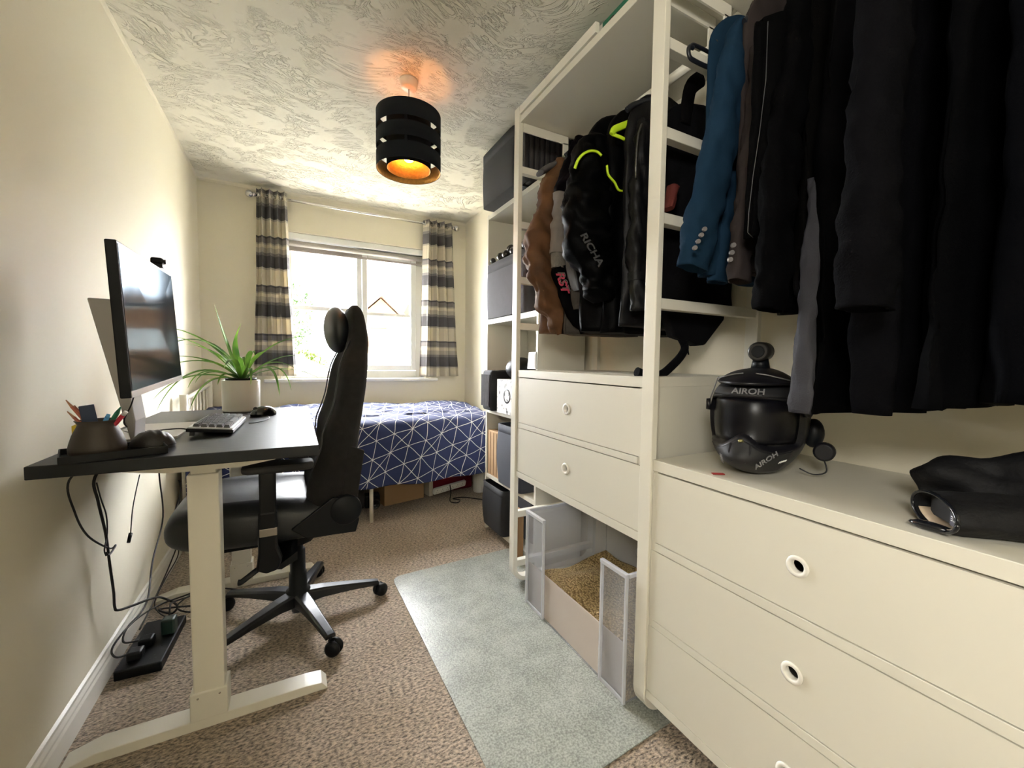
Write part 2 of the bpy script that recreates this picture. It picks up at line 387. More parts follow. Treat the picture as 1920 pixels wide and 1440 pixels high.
b = B(); b.box(-1.9, -1.8, -1.6, .4, 0, CH).box(-1.8, LW-.12, -1.6, -1.5, 0, CH).box(-1.8, LW-.12, .3, .4, 0, CH).box(-1.9, LW-.1, -1.6, .4, CH, CH+.1).box(-1.9, LW-.1, -1.6, .4, -.1, 0)
struct(b.build('wall_lamp_shell', WALL))  # unseen shell added around the fill lamp
# moulded skirting boards
sk = [(0, 0), (.016, 0), (.016, .062), (.012, .070), (.012, .078), (.007, .088), (.007, .098), (0, .104)]
struct(B().prism([(LW+x, z) for x, z in sk], 'y', -.18, BK).build('baseboard_left', WHITE_TRIM))
struct(B().prism([(BK-x, z) for x, z in sk], 'x', LW, RW).build('baseboard_back', WHITE_TRIM))
struct(B().prism([(RW-x, z) for x, z in sk], 'y', 2.55, BK).build('baseboard_right', WHITE_TRIM))
cv = [(0, 0), (.018, 0), (.006, -.008), (0, -.02)]
struct(B().prism([(BK-x, CH+z) for x, z in cv], 'x', LW, RW).build('trim_1', WALL))
struct(B().prism([(LW+x*.6, CH+z*.6) for x, z in cv], 'y', Y0, BK).build('trim_2', WALL))
struct(B().prism([(RW-x*.6, CH+z*.6) for x, z in cv], 'y', 1.8, BK).build('trim_3', WALL))
# ------------------------------------------------------------------ window
w = thing('window_1', (.49, BK+.08, WZ0), 'white plastic double casement window in the far wall', 'window'); w['kind'] = 'structure'
FY0, FY1 = BK+.085, BK+.15
b = B(); b.box(WX0, -.005, FY0, FY1, WZ0, WZ1).box(1.0, WX1, FY0, FY1, WZ0, WZ1).box(-.005, 1.0, FY0, FY1, WZ1-.065, WZ1).box(-.005, 1.0, FY0, FY1, WZ0, WZ0+.065)
b.build('window_frame', UPVC, w, bevel=.004)
B().box(.485, .525, FY0-.005, FY1, WZ0+.065, WZ1-.065).build('mullion', UPVC, w, bevel=.006)
B().box(-.005, .485, FY0+.005, FY1-.01, 1.515, 1.55).build('transom', UPVC, w, bevel=.004)
b = B(); sx0, sx1, sz0, sz1 = .528, .998, WZ0+.068, WZ1-.068
b.box(sx0, sx0+.045, FY0-.02, FY1-.02, sz0, sz1).box(sx1-.05, sx1, FY0-.02, FY1-.02, sz0, sz1).box(sx0+.045, sx1-.05, FY0-.02, FY1-.02, sz0, sz0+.05).box(sx0+.045, sx1-.05, FY0-.02, FY1-.02, sz1-.05, sz1)
sash = b.build('casement_sash', UPVC, w, bevel=.006)
B().box(sx0+.045, sx1-.05, FY0-.005, FY1-.04, 1.50, 1.525).build('glazing_bar', UPVC, sash)
B().box(.535, .56, FY0-.045, FY0-.02, 1.30, 1.42).build('handle', UPVC, sash, bevel=.006)
B().box(-.005, .485, FY0+.03, FY0+.034, WZ0+.065, 1.515).build('pane', GLASS, w)
B().box(-.005, .485, FY0+.03, FY0+.034, 1.55, WZ1-.065).build('pane', GLASS, w)
B().box(sx0+.045, sx1-.05, FY0+.012, FY0+.016, sz0+.05, sz1-.05).build('pane', GLASS, w)
B().box(WX0-.12, WX1+.1, BK-.05, BK+.086, WZ0-.024, WZ0+.002).build('window_sill', WHITE_TRIM, w, bevel=.006)
# roller blind
BL = mat('grey_blind_cloth', (.36, .33, .31), .9, noise_s=150, noise_a=.2)
bl = thing('roller_blind', (.49, BK+.05, WZ1-.05), 'rolled-up grey roller blind with white cassette at the top of the window', 'blind')
B().box(WX0+.01, WX1-.01, BK+.015, BK+.078, WZ1-.052, WZ1-.001).build('cassette', UPVC, bl, bevel=.006)
B().cyl((WX0+.02, BK+.05, WZ1-.078), (WX1-.02, BK+.05, WZ1-.078), .023).build('cloth_roll', BL, bl)
B().box(WX0+.02, WX1-.02, BK+.068, BK+.0695, WZ1-.125, WZ1-.07).build('cloth', BL, bl)
B().box(WX0+.02, WX1-.02, BK+.062, BK+.0745, WZ1-.135, WZ1-.118).build('bottom_bar', BL, bl, bevel=.003)
# curtain pole
RY, RZ = BK-.075, 2.322
cp = thing('curtain_pole', (.53, RY, RZ), 'slim chrome curtain pole with ball ends above the window', 'curtain pole')
B().cyl((-.255, RY, RZ), (1.31, RY, RZ-.004), .0095, n=16).build('pole', CHROME, cp)
for x in (-.275, 1.33):
    B().ell((x, RY, RZ-.002), (.027, .027, .027)).build('finial', CHROME, cp)
    s = 1 if x < 0 else -1
    B().lathe([(.012, 0), (.016, .006), (.016, .014), (.010, .02)], (x+s*.022 if s > 0 else x-.042, RY, RZ-.002), axis='x', n=20).build('collar', CHROME, cp)
for x in (-.205, 1.265):
    B().cyl((x, RY, RZ), (x, BK, RZ), .006).lathe([(.0, -.006), (.022, -.006), (.022, 0)], (x, BK, RZ), axis='y').build('bracket', CHROME, cp)
def curtain(x0t, x1t, x0b, x1b, ztop, zbot, n, label, ph=0):
    t = thing('eyelet_curtain', ((x0t+x1t)/2, RY, zbot), label, 'curtain', 'checked curtains at the window')
    def fn(u, v):
        z = ztop + (zbot-ztop)*v
        e = v**1.4
        x0 = x0t + (x0b-x0t)*e; x1 = x1t+(x1b-x1t)*e
        a = .036*(1-.15*v); q = u*n*2*PI + ph
        x = x0 + (x1-x0)*u + .008*math.sin(2*q)*(1-v*.4) + .006*noise.noise(Vector((u*5, v*3, ph)))
        y = RY + a*math.sin(q) + .008*noise.noise(Vector((u*9, v*4, ph+3)))
        return (x, y, z)
    o = B().grid(fn, 150, 60, lambda u, v: (u*1.0, v)).build('cloth', CURT, t, solid=.0022)
    for k in range(n*2):
        u = (k+.5)/(n*2); x, y, z = fn(u, .033)
        B().lathe([(.016, -.003), (.022, -.003), (.022, .003), (.016, .003), (.016, -.003)], (x, RY, RZ), axis='x', n=20).build('eyelet_ring', CHROME, t)
    return t
curtain(-.232, -.035, -.272, .012, 2.368, .978, 4, 'left checked eyelet curtain of cream and grey cloth beside the pot plant')
curtain(1.03, 1.298, .995, 1.368, 2.352, .968, 4, 'right checked eyelet curtain of cream and grey cloth nearest the bookcase', 1.2)
# ------------------------------------------------------------------ outside
GRASS = mat('garden_ground', (.60, .58, .52), .95, noise_s=2, noise_a=.2)
BRICK = mat('pale_brick', (.20, .10, .05), .9, noise_s=9, noise_a=.2)
TILE = mat('roof_tiles', (.13, .075, .055), .9, noise_s=5, noise_a=.2)
struct(B().box(-30, 40, BK+.3, 60, -.35, -.15).build('ground_outside', GRASS))
hs = thing('house', (4, 21, -.15), 'gabled brick house across the road seen through the right window pane', 'house')
b = B(); hx0, hx1, hxc = 2.6, 4.75, 3.6
b.prism([(2.72, -.15), (12, -.15), (12, 3.1), (4.5, 3.1), (3.6, 3.92), (2.72, 3.1)], 'y', 20, 27).build('wall', BRICK, hs)
b = B(); b.prism([(2.5, 2.98), (3.6, 4.02), (4.7, 3.02), (4.78, 3.12), (3.6, 4.2), (2.42, 3.08)], 'y', 19.7, 27).build('gable_roof', TILE, hs)
B().prism([(4.6, 3.05), (12.2, 3.05), (12.2, 3.2), (8.5, 5.2), (5.2, 4.2)], 'y', 20.6, 27).build('roof', TILE, hs)
b = B(); b.box(3.15, 4.0, 19.95, 20.02, 1.75, 2.5); b.build('window', UPVC, hs)
LEAF = [mat('leaf_green', (.02, .06, .008), .7, noise_s=6, noise_a=.4), mat('leaf_lime', (.07, .11, .008), .7, noise_s=6, noise_a=.3)]
def bush(x, y, z0, rx, ry, rz, m, label, cat='shrub', n=900, trunk=0):
    t = thing('garden_'+cat, (x, y, -.15), label, cat, 'garden greenery behind the window')
    if trunk: B().cyl((x, y, -.15), (x, y, z0+rz), .09, .05).build('trunk', CARD, t)
    b = B()
    for i in range(n):
        a, c = random.uniform(0, 2*PI), random.uniform(-1, 1); r = random.uniform(.55, 1)**.5; q = math.sqrt(1-c*c)
        p = Vector((x+rx*r*q*math.cos(a), y+ry*r*q*math.sin(a), z0+rz+rz*r*c))
        d = Vector((random.uniform(-1, 1), random.uniform(-1, 1), random.uniform(-1, 1))).normalized(); e = d.orthogonal().normalized()
        s = .07
        b._f([b._v(p-d*s), b._v(p-e*s*.5), b._v(p+d*s), b._v(p+e*s*.5)])
    b.build('foliage', m, t)
bush(.25, 11.5, .1, .55, .5, .62, LEAF[1], 'low lime-green garden shrub seen through the left pane', n=1500)
bush(1.15, 12.0, -.1, .6, .5, .5, LEAF[0], 'darker garden shrub beside the lime-green one outside')
bush(-.15, 13.5, 1.3, .75, .7, 1.0, LEAF[0], 'small garden tree at the left edge of the window view', 'tree', 1500, 1)
FEN = mat('pale_fence', (.12, .10, .08), .9)
fe = thing('garden_fence', (0, 10.4, -.15), 'pale low boarded fence below the garden shrubs', 'fence')
b = B()
for i in range(60): b.box(-4+i*.1, -4+i*.1+.092, 10.4, 10.43, -.15, .78)
b.build('boards', FEN, fe)
# parked car
CARP = mat('silver_blue_car_paint', (.16, .2, .22), .25, .3, coat=.5); CARG = mat('car_glass', (.08, .14, .17), .08)
cr_ = thing('parked_car', (.1, 7.2, -.15), 'pale car parked outside, windscreen seen through the left pane', 'car')
b = B()
prof = [(-2.1, .25), (-2.1, .65), (-1.9, .82), (-1.2, .88), (-.55, 1.28), (.6, 1.32), (1.3, .95), (1.95, .86), (2.15, .7), (2.15, .25)]
b.prism([(x-.55, z-.15) for x, z in prof], 'y', 6.5, 8.1); b.build('body', CARP, cr_, bevel=.06)
b = B(); b.prism([(-1.15-.55, .74), (-.62-.55, 1.07), (-.58-.55, 1.07), (-1.05-.55, .74)], 'y', 6.6, 8.0)
b.prism([(-.95-.55, .76), (-.5-.55, 1.08), (.55-.55, 1.1), (1.15-.55, .8)], 'y', 6.47, 6.52); b.build('windows', CARG, cr_)
for x in (-1.9, .8):
    b = B(); b.lathe([(.0, -.1), (.3, -.1), (.32, -.07), (.32, .07), (.3, .1), (0, .1)], (x, 6.6, .17), axis='y'); b.build('wheel', RUBBER, cr_)
# ================================================================== PENDANT LAMP
LX, LY = .487, 1.984
lp = thing('pendant_lamp', (LX, LY, CH), 'black three-band drum pendant lamp with copper lining hanging from the ceiling', 'ceiling lamp')
B().lathe([(0, 0), (.042, 0), (.042, -.005), (.037, -.032), (.030, -.038), (0, -.040)], (LX, LY, CH), n=40).build('ceiling_rose', STEEL_W, lp)
B().cyl((LX, LY, CH-.035), (LX, LY, 2.16), .0028, n=8).build('cord', mat('grey_cord', (.35, .33, .3), .6), lp)
B().lathe([(0, .03), (.014, .03), (.018, .02), (.018, -.03), (.013, -.035), (0, -.035)], (LX, LY, 2.15), n=20).build('bulb_holder', STEEL_W, lp)
SHB = mat('black_shade_felt', (.006, .008, .012), .9, spec=.2)
COP = mat('copper_foil_lining', (.75, .38, .10), .42, .85, noise_s=90, noise_a=.35, bump=.4, bump_s=160)
def band(r, z0, z1, th=.0016, n=72): return [(r, z0), (r, z1), (r-th, z1), (r-th, z0), (r, z0)]
zt = [(2.172, 2.246), (2.087, 2.150), (1.995, 2.064)]
for z0, z1 in zt:
    o = B().lathe(band(.146, z0, z1), (LX, LY, 0), n=72).build('shade_band', SHB, lp)
    B().lathe(band(.1442, z0+.001, z1-.001, .0008), (LX, LY, 0), n=72).build('lining', COP if z0 < 2.0 else SHB, o)
o = B().lathe(band(.100, 2.003, 2.236), (LX, LY, 0), n=72).build('inner_shade', SHB, lp)
B().lathe(band(.0982, 2.002, 2.237, .0008), (LX, LY, 0), n=72).build('lining', COP, o)
b = B()
for k in range(3):
    a = .5+k*2*PI/3
    b.cyl((LX+.018*math.cos(a), LY+.018*math.sin(a), 2.166), (LX+.104*math.cos(a), LY+.104*math.sin(a), 2.225), .0018, n=6)
b.build('spider_ring', STEEL_W, lp)
for k in range(4):
    a = PI/4+k*PI/2+.45
    for z in (2.150, 2.064):
        b = B(); b.m = Matrix.Translation((LX, LY, 0)) @ Matrix.Rotation(a, 4, 'Z')
        b.box(.1002, .1438, -.005, .005, z-.004, z+.026); b.build('spacer', SHB, lp)
BZ = 2.075
B().lathe([(.0, -.048), (.012, -.047), (.024, -.038), (.030, -.022), (.0305, -.006), (.026, .012), (.016, .032), (.0135, .045), (.0135, .058)], (LX, LY, BZ), n=28).build('bulb', bulb_mat(), lp)
light('bulb_light', 'POINT', (LX, LY, BZ-.01), 4.5, (1, .46, .14), shadow_soft_size=.028).visible_camera = True
# ================================================================== DESK
DX0, DX1, DY0, DY1, DZ = -.556, .062, 1.352, 2.466, .86
dk = thing('standing_desk', (-.24, 1.9, 0), 'sit-stand desk with black wood-effect top and white steel legs', 'desk')
B().box(DX0, DX1, DY0, DY1, DZ-.032, DZ).build('desktop', DESKM, dk, bevel=.0025)
for k, y in enumerate((1.478, 2.345)):
    B().box(-.282, -.204, y, y+.062, .03, .775).build('leg', STEEL_W, dk, bevel=.004)
    B().box(-.274, -.212, y+.008, y+.054, .58, .80).build('inner_column', STEEL_W, dk, bevel=.003)
    b = B(); b.prism([(-.575, .0), (-.575, .008), (-.50, .030), (.015, .030), (.066, .026), (.083, .004), (.083, .0)], 'y', y-.004, y+.064); b.build('foot', STEEL_W, dk, bevel=.003)
    B().box(-.29, -.196, y-.006, y+.068, .030, .115).build('foot_bracket', STEEL_W, dk, bevel=.003)
    b = B(); b.prism([(-.50, .8275), (-.42, .800), (-.32, .786), (-.15, .786), (-.06, .800), (.045, .8275)], 'y', y+.002, y+.05); b.build('side_bracket', STEEL_W, dk)
    b = B()
    for dx in (-.27, -.216): b.lathe([(0, -.0015), (.003, -.0015), (.003, 0)], (dx, y-.006, .10), axis='y', n=8)
    b.build('bolts', CHROME, dk)
B().box(-.275, -.21, 1.54, 2.345, .795, .826).build('crossbar', STEEL_W, dk)
B().box(-.02, .035, 1.42, 1.56, .808, .8275).build('height_control', BLACKP, dk, bevel=.003)
# ---- monitor
mo = thing('monitor', (-.42, 1.6, DZ), 'black widescreen monitor with silver stand on the desk', 'monitor')
SCR = bpy.data.materials.new('dark_satin_screen'); SCR.use_nodes = True; nt = SCR.node_tree; nt.nodes.clear()
_o, _d, _g, _x = (nt.nodes.new(k) for k in ('ShaderNodeOutputMaterial', 'ShaderNodeBsdfDiffuse', 'ShaderNodeBsdfGlossy', 'ShaderNodeMixShader'))
_d.inputs[0].default_value = (.012, .014, .018, 1); _g.inputs[0].default_value = (.72, .87, 1, 1); _g.inputs['Roughness'].default_value = .10; _x.inputs[0].default_value = .045
nt.links.new(_d.outputs[0], _x.inputs[1]); nt.links.new(_g.outputs[0], _x.inputs[2]); nt.links.new(_x.outputs[0], _o.inputs[0])
nb, nt_, fb, ft = Vector((-.347, 1.30, 1.017)), Vector((-.364, 1.30, 1.39)), Vector((-.353, 1.84, 1.037)), Vector((-.374, 1.84, 1.402))
ex = (fb-nb).normalized(); ez = (nt_-nb).normalized(); en = ez.cross(ex)*-1     # screen faces the room
if en.x < 0: en = -en
def slab(b, c0, c1, c2, c3, n, d0, d1):
    b.rings([[c+n*d0 for c in (c0, c1, c2, c3)], [c+n*d1 for c in (c0, c1, c2, c3)]], smooth=False)
b = B(); slab(b, nb, fb, ft, nt_, en, -.022, 0); sm = b.build('housing', BLACKP, mo, bevel=.003)
i = .007
b = B(); slab(b, nb+ex*i+ez*.018, fb-ex*i+ez*.018, ft-ex*i-ez*i, nt_+ex*i-ez*i, en, .0002, .001); b.build('screen', SCR, mo)
b = B(); slab(b, nb+ez*.001, fb+ez*.001, fb+ez*.016, nb+ez*.016, en, .0, .0015); b.build('chin', mat('silver_plastic', (.45, .45, .46), .35, .4), mo)
SILV = mat('grey_silver_plastic', (.42, .41, .40), .4, .25)
b = B(); b.prism([(-.416, .87), (-.424, .87), (-.505, 1.278), (-.455, 1.278), (-.412, .93)], 'y', 1.565, 1.665); b.build('stand_neck', SILV, mo, bevel=.004)
B().box(-.46, -.372, 1.59, 1.64, 1.17, 1.23).build('mount', SILV, mo)
b = B(); pts = []
for cx, cy, a0 in ((-.35, 1.95, 0), (-.50, 1.95, 90), (-.50, 1.64, 180), (-.35, 1.64, 270)):
    for k in range(6): a = math.radians(a0+k*18); pts.append((cx+.02*math.cos(a), cy+.02*math.sin(a)))
b.prism(pts, 'z', DZ+.0002, DZ+.009); b.build('base_plate', SILV, mo, bevel=.002)
wc = thing('webcam', (-.38, 1.717, 1.402), 'small black webcam clipped on top of the monitor', 'webcam')
B().box(-.398, -.366, 1.70, 1.735, 1.412, 1.432).build('body', BLACKP, wc, bevel=.006)
B().box(-.402, -.394, 1.708, 1.728, 1.365, 1.414).box(-.402, -.368, 1.708, 1.728, 1.4035, 1.412).build('clip', BLACKP, wc)
B().lathe([(0, 0), (.007, 0), (.008, .004), (0, .0045)], (-.366, 1.717, 1.422), axis='x', n=16).build('lens', GLOSSB, wc)
# ---- keyboard
kb = thing('keyboard', (-.245, 1.79, DZ), 'compact black mechanical keyboard with light key edges on the desk', 'keyboard')
KW, KL = .128, .325; km = Matrix.Translation((-.243, 1.80, DZ+.012)) @ Matrix.Rotation(math.radians(-1.5), 4, 'Z') @ Matrix.Rotation(math.radians(5.5), 4, 'Y')
b = B(); b.m = km; b.box(-KW/2, KW/2, -KL/2, KL/2, 0, .012); b.build('case', BLACKP, kb, bevel=.003)
b = B(); b.m = km; b.box(-KW/2+.004, KW/2-.004, -KL/2+.004, KL/2-.004, .012, .016); b.build('light_plate', mat('pale_grey_plate', (.75, .78, .82), .35), kb)
b = B(); b.m = km
for y in (-.14, .14): b.box(-.056, -.044, y-.008, y+.008, -.014, .001)
b.build('feet', RUBBER, kb)
KEY = mat('dark_grey_keycap', (.045, .048, .055), .45)
rows = [[1]*13+[2], [1.5]+[1]*12+[1.5], [1.75]+[1]*11+[2.25], [2.25]+[1]*10+[2.75], [1.25, 1.25, 1.25, 6.25, 1.25, 1.25, 1.25, 1.25]]
U = .0209
for r, row in enumerate(rows):
    y = -KL/2+.0135
    xr = -KW/2+.0125+(r+.5)*U*1.0
    for wd in row:
        b = B(); b.m = km; L = wd*U*1.0; g = .0017; t = .0026
        b.rings([[(xr-U/2+g, y+g, .016), (xr+U/2-g, y+g, .016), (xr+U/2-g, y+L-g, .016), (xr-U/2+g, y+L-g, .016)],
                 [(xr-U/2+g+t, y+g+t, .0255), (xr+U/2-g-t, y+g+t, .0255), (xr+U/2-g-t, y+L-g-t, .0255), (xr-U/2+g+t, y+L-g-t, .0255)]], smooth=False)
        b.build('key', KEY, kb); y += L
def cable(name, pts, r, label, m=CABLE, group=None, k=8, extra=None):
    o = B().tube(smooth_path([tuple(p) for p in pts], k), r, 8).build(name, m)
    return tag(o, label, 'cable', group)
cable('keyboard_cable', [(-.30, 1.655, .882), (-.325, 1.645, .890), (-.37, 1.68, .884), (-.44, 1.74, .874), (-.50, 1.80, .90), (-.515, 1.84, 1.0)], .0022, 'thin black cable leaving the keyboard towards the monitor')
cable('mouse_cable', [(-.13, 2.09, .866), (-.10, 2.02, .868), (-.10, 1.96, .866), (-.13, 1.90, .864), (-.16, 1.885, .863)], .0018, 'thin black cable curling from the mouse on the desk')
cable('monitor_cable', [(-.385, 1.50, 1.06), (-.40, 1.50, .99), (-.43, 1.54, .93), (-.43, 1.62, .895), (-.46, 1.72, .874), (-.53, 1.85, .866)], .0018, 'black cable looping down behind the monitor stand')
# ---- mouse
ms = thing('computer_mouse', (-.12, 2.15, DZ), 'glossy black computer mouse beside the keyboard', 'mouse')
def md(p, n):
    if p.z < DZ+.001: p.z = DZ+.001
    return p
b = B(); b.m = Matrix.Translation((-.125, 2.15, 0)) @ Matrix.Rotation(.5, 4, 'Z') @ Matrix.Translation((.125, -2.15, 0))
b.ell((-.125, 2.15, DZ+.006), (.055, .033, .036), 28, 16, disp=md); b.build('shell', GLOSSB, ms)
B().lathe([(0, -.003), (.009, -.003), (.009, .003), (0, .003)], (-.155, 2.135, DZ+.032), axis='y', n=14).build('scroll_wheel', RUBBER, ms)
# ---- pen pot, tray, case
PX, PY = -.452, 1.432
CLAY = mat('dark_brown_stoneware', (.045, .035, .028), .5, noise_s=10, noise_a=.3, bump=.15, bump_s=25)
tr = thing('desk_tray', (-.42, 1.43, DZ), 'shallow black plastic tray under the pen pot', 'tray')
b = B(); cx, cy, rz = -.418, 1.425, .33
b.obox((cx, cy), rz, .20, .13, DZ+.0003, DZ+.005)
for ux, uy, dx, dy in ((-.0985, 0, .003, .13), (.0985, 0, .003, .13), (0, -.0635, .20, .003), (0, .0635, .20, .003)):
    c, s = math.cos(rz), math.sin(rz); b.obox((cx+ux*c-uy*s, cy+ux*s+uy*c), rz, dx, dy, DZ+.004, DZ+.020)
b.build('tray_body', BLACKP, tr, bevel=.001)
ZT = DZ+.0055
pp = thing('pen_pot', (PX, PY, ZT), 'squat dark brown clay pot holding pens near the wall', 'pot')
B().lathe([(0, 0), (.050, 0), (.055, .006), (.0555, .018), (.053, .03), (.047, .052), (.039, .07), (.036, .078), (.041, .086), (.042, .088), (.038, .088), (.034, .08), (.035, .07), (.045, .045), (.048, .02), (.045, .006), (0, .006)], (PX, PY, ZT), n=48).build('pot_body', CLAY, pp)
def stick(name, base, tip, r, m, label, cat, tipm=None, n=6, group=None, tipl=.02):
    base, tip = Vector(base), Vector(tip); t = thing(name, base, label, cat, group)
    d = (tip-base).normalized()
    B().cyl(base, tip-d*tipl, r, n=n, smooth=n > 6).build('barrel', m, t)
    B().cyl(tip-d*tipl, tip, r*.98, r*(.25 if tipl > .012 else .8), n=n).build('tip', tipm or m, t)
    return t
WOOD = mat('pencil_wood', (.55, .28, .16), .6); ORA = mat('faded_red_pencil', (.42, .13, .08), .5)
zb = ZT+.012
pen = [((-.502, 1.415, 1.008), ORA, 'faded red pencil leaning furthest left in the pen pot', WOOD), ((-.494, 1.435, .992), WOOD, 'bare wood pencil fanned left in the pen pot', ORA),
       ((-.506, 1.43, .978), ORA, 'reddish pencil lowest of the left fan in the pen pot', WOOD), ((-.487, 1.42, .984), WOOD, 'pale wood pencil beside the blue notebook in the pen pot', WOOD)]
for tp, m, lb, tm in pen: stick('pencil', (PX+.02, PY, zb), tp, .0037, m, lb, 'pencil', tm, group='pencils in the pen pot')
stick('pen', (PX-.01, PY-.012, zb), (-.424, 1.415, .968), .005, mat('clear_blue_pen', (.12, .38, .72), .25), 'bright blue ballpoint pen in the pen pot', 'pen', n=12, tipl=.01)
stick('pen', (PX-.008, PY+.005, zb), (-.404, 1.43, .985), .0055, mat('green_marker', (.03, .20, .12), .35), 'dark green marker pen in the pen pot', 'pen', n=12, tipl=.018)
stick('pen', (PX-.012, PY, zb), (-.392, 1.425, .973), .0055, mat('red_marker', (.5, .02, .05), .35), 'red marker pen leaning right in the pen pot', 'pen', mat('white_cap', (.7, .7, .7), .4), n=12, tipl=.012)
nb_ = tag(B().obox((0, 0), 0, .028, .012, 0, .115).build('notebook', mat('navy_notebook_cover', (.02, .035, .085), .6), bevel=.001), 'small dark blue pocket notebook standing in the pen pot', 'notebook')
nb_.location = (-.452, 1.425, zb+.001); nb_.rotation_euler = (0, math.radians(-8), .3)
yb = tag(B().obox((-.508, 1.505), .1, .02, .06, DZ+.0005, DZ+.075).build('sticky_note_pad', mat('yellow_paper', (.75, .55, .05), .8), bevel=.001), 'small yellow note pad standing behind the pen pot', 'notepad')
cs = thing('ridged_case', (-.365, 1.475, DZ), 'rounded black ridged case lying right of the pen pot', 'case')
def cd(p, n):
    q = (p.x+.36)*math.cos(.5)+(p.y-1.475)*math.sin(.5)
    p.z += .0016*math.sin(q*330)*max(n.z, 0)
    if p.z < DZ+.001: p.z = DZ+.001
    return p
b = B(); b.ell((-.356, 1.49, DZ+.008), (.050, .042, .043), 64, 20, disp=cd); b.build('lid', mat('black_soft_leather', (.018, .016, .016), .45, bump=.2, bump_s=200), cs)
b = B(); b.ell((-.356, 1.489, DZ+.010), (.052, .044, .006), 40, 6); b.build('zip_rim', BLACKP, cs)
# ---- plant
pl = thing('spider_plant', (-.228, 2.36, DZ), 'green spider plant in a cream cylindrical pot on the far end of the desk', 'plant')
CER = mat('cream_ceramic', (.70, .66, .60), .4)
B().lathe([(0, 0), (.070, 0), (.076, .004), (.0775, .012), (.0785, .148), (.076, .151), (.073, .148), (.072, .13), (0, .13)], (-.228, 2.36, DZ), n=48).build('plant_pot', CER, pl)
B().lathe([(0, .132), (.055, .132), (.060, .158), (.064, .160), (.064, .156), (.058, .128)], (-.228, 2.36, DZ), n=32).build('inner_pot', BLACKP, pl)
B().lathe([(0, .150), (.03, .152), (.057, .148)], (-.228, 2.36, DZ), n=24).build('soil', mat('potting_soil', (.03, .02, .013), .95, bump=.8, bump_s=120), pl)
def leaf(b, p0, p1, p2, w, n=16):
    p0, p1, p2 = Vector(p0), Vector(p1), Vector(p2); L = []
    for i in range(n+1):
        t = i/n; p = p0*(1-t)**2 + p1*2*t*(1-t) + p2*t*t; d = ((p1-p0)*(1-t)+(p2-p1)*t).normalized()
        s = d.cross(Vector((0, 0, 1)));
        if s.length < .1: s = Vector((1, 0, 0))
        s.normalize(); nn = s.cross(d)
        ww = 1.55*w*(.45+.55*math.sin(PI*min(1, t*1.6+.15)/1.0*.5 if t < .5 else PI/2))*(1-max(0, t-.45)/.55)**.8+.0004
        L.append([b._v(p-s*ww+nn*ww*.45), b._v(p), b._v(p+s*ww+nn*ww*.45)])
    for a, c in zip(L, L[1:]):
        b._f([a[0], a[1], c[1], c[0]], True); b._f([a[1], a[2], c[2], c[1]], True)
def leafmat():
    m = mat('spider_plant_leaf', (.12, .27, .03), .42); nt = m.node_tree; b = nt.nodes['Principled BSDF']
    tc = nt.nodes.new('ShaderNodeTexCoord'); t = nd(nt, 'ShaderNodeTexNoise', i_Scale=9.0, i_Detail=2.0); nt.links.new(tc.outputs['Object'], t.inputs['Vector'])
    cr = nt.nodes.new('ShaderNodeValToRGB'); nt.links.new(t.outputs['Fac'], cr.inputs[0]); e = cr.color_ramp.elements
    e[0].position = .35; e[0].color = (.045, .13, .02, 1); e[1].position = .68; e[1].color = (.22, .42, .05, 1)
    nt.links.new(cr.outputs[0], b.inputs['Base Color'])
    tr = nt.nodes.new('ShaderNodeBsdfTranslucent'); nt.links.new(cr.outputs[0], tr.inputs[0]); ms = nt.nodes.new('ShaderNodeMixShader'); ms.inputs[0].default_value = .35
    nt.links.new(b.outputs[0], ms.inputs[1]); nt.links.new(tr.outputs[0], ms.inputs[2]); nt.links.new(ms.outputs[0], nt.nodes['Material Output'].inputs[0])
    return m
b = B(); c0 = Vector((-.222, 2.36, DZ+.152))
LV = [((418, 640), (402, 570), 2.36, .013), ((428, 655), (453, 606), 2.42, .009), ((505, 622), (597, 632), 2.30, .0075), ((508, 655), (562, 697), 2.38, .007), ((515, 655), (524, 742), 2.28, .009),
      ((530, 655), (546, 732), 2.44, .007), ((395, 600), (300, 655), 2.45, .010), ((395, 640), (310, 628), 2.30, .008), ((400, 655), (300, 690), 2.36, .010), ((385, 690), (356, 768), 2.26, .009),
      ((350, 655), (292, 774), 2.25, .010), ((345, 680), (285, 752), 2.42, .009), ((375, 672), (352, 728), 2.46, .006), ((385, 680), (366, 718), 2.44, .006), ((395, 620), (290, 610), 2.52, .009),
      ((520, 660), (560, 668), 2.5, .007), ((480, 655), (500, 660), 2.2, .007), ((400, 665), (320, 668), 2.22, .009), ((470, 640), (478, 665), 2.15, .008), ((448, 640), (462, 690), 2.18, .008),
      ((530, 672), (600, 710), 2.46, .005), ((410, 650), (345, 645), 2.56, .008), ((475, 665), (470, 722), 2.2, .006), ((440, 650), (420, 690), 2.12, .008), ((415, 685), (408, 722), 2.24, .006)]
for (a, t, Y, w_) in LV:
    leaf(b, c0+Vector((random.uniform(-.012, .012), random.uniform(-.012, .012), -.008)), on(a[0], a[1], (Y+2.36)/2), on(t[0], t[1], Y), w_)
b.build('leaves', leafmat(), pl)
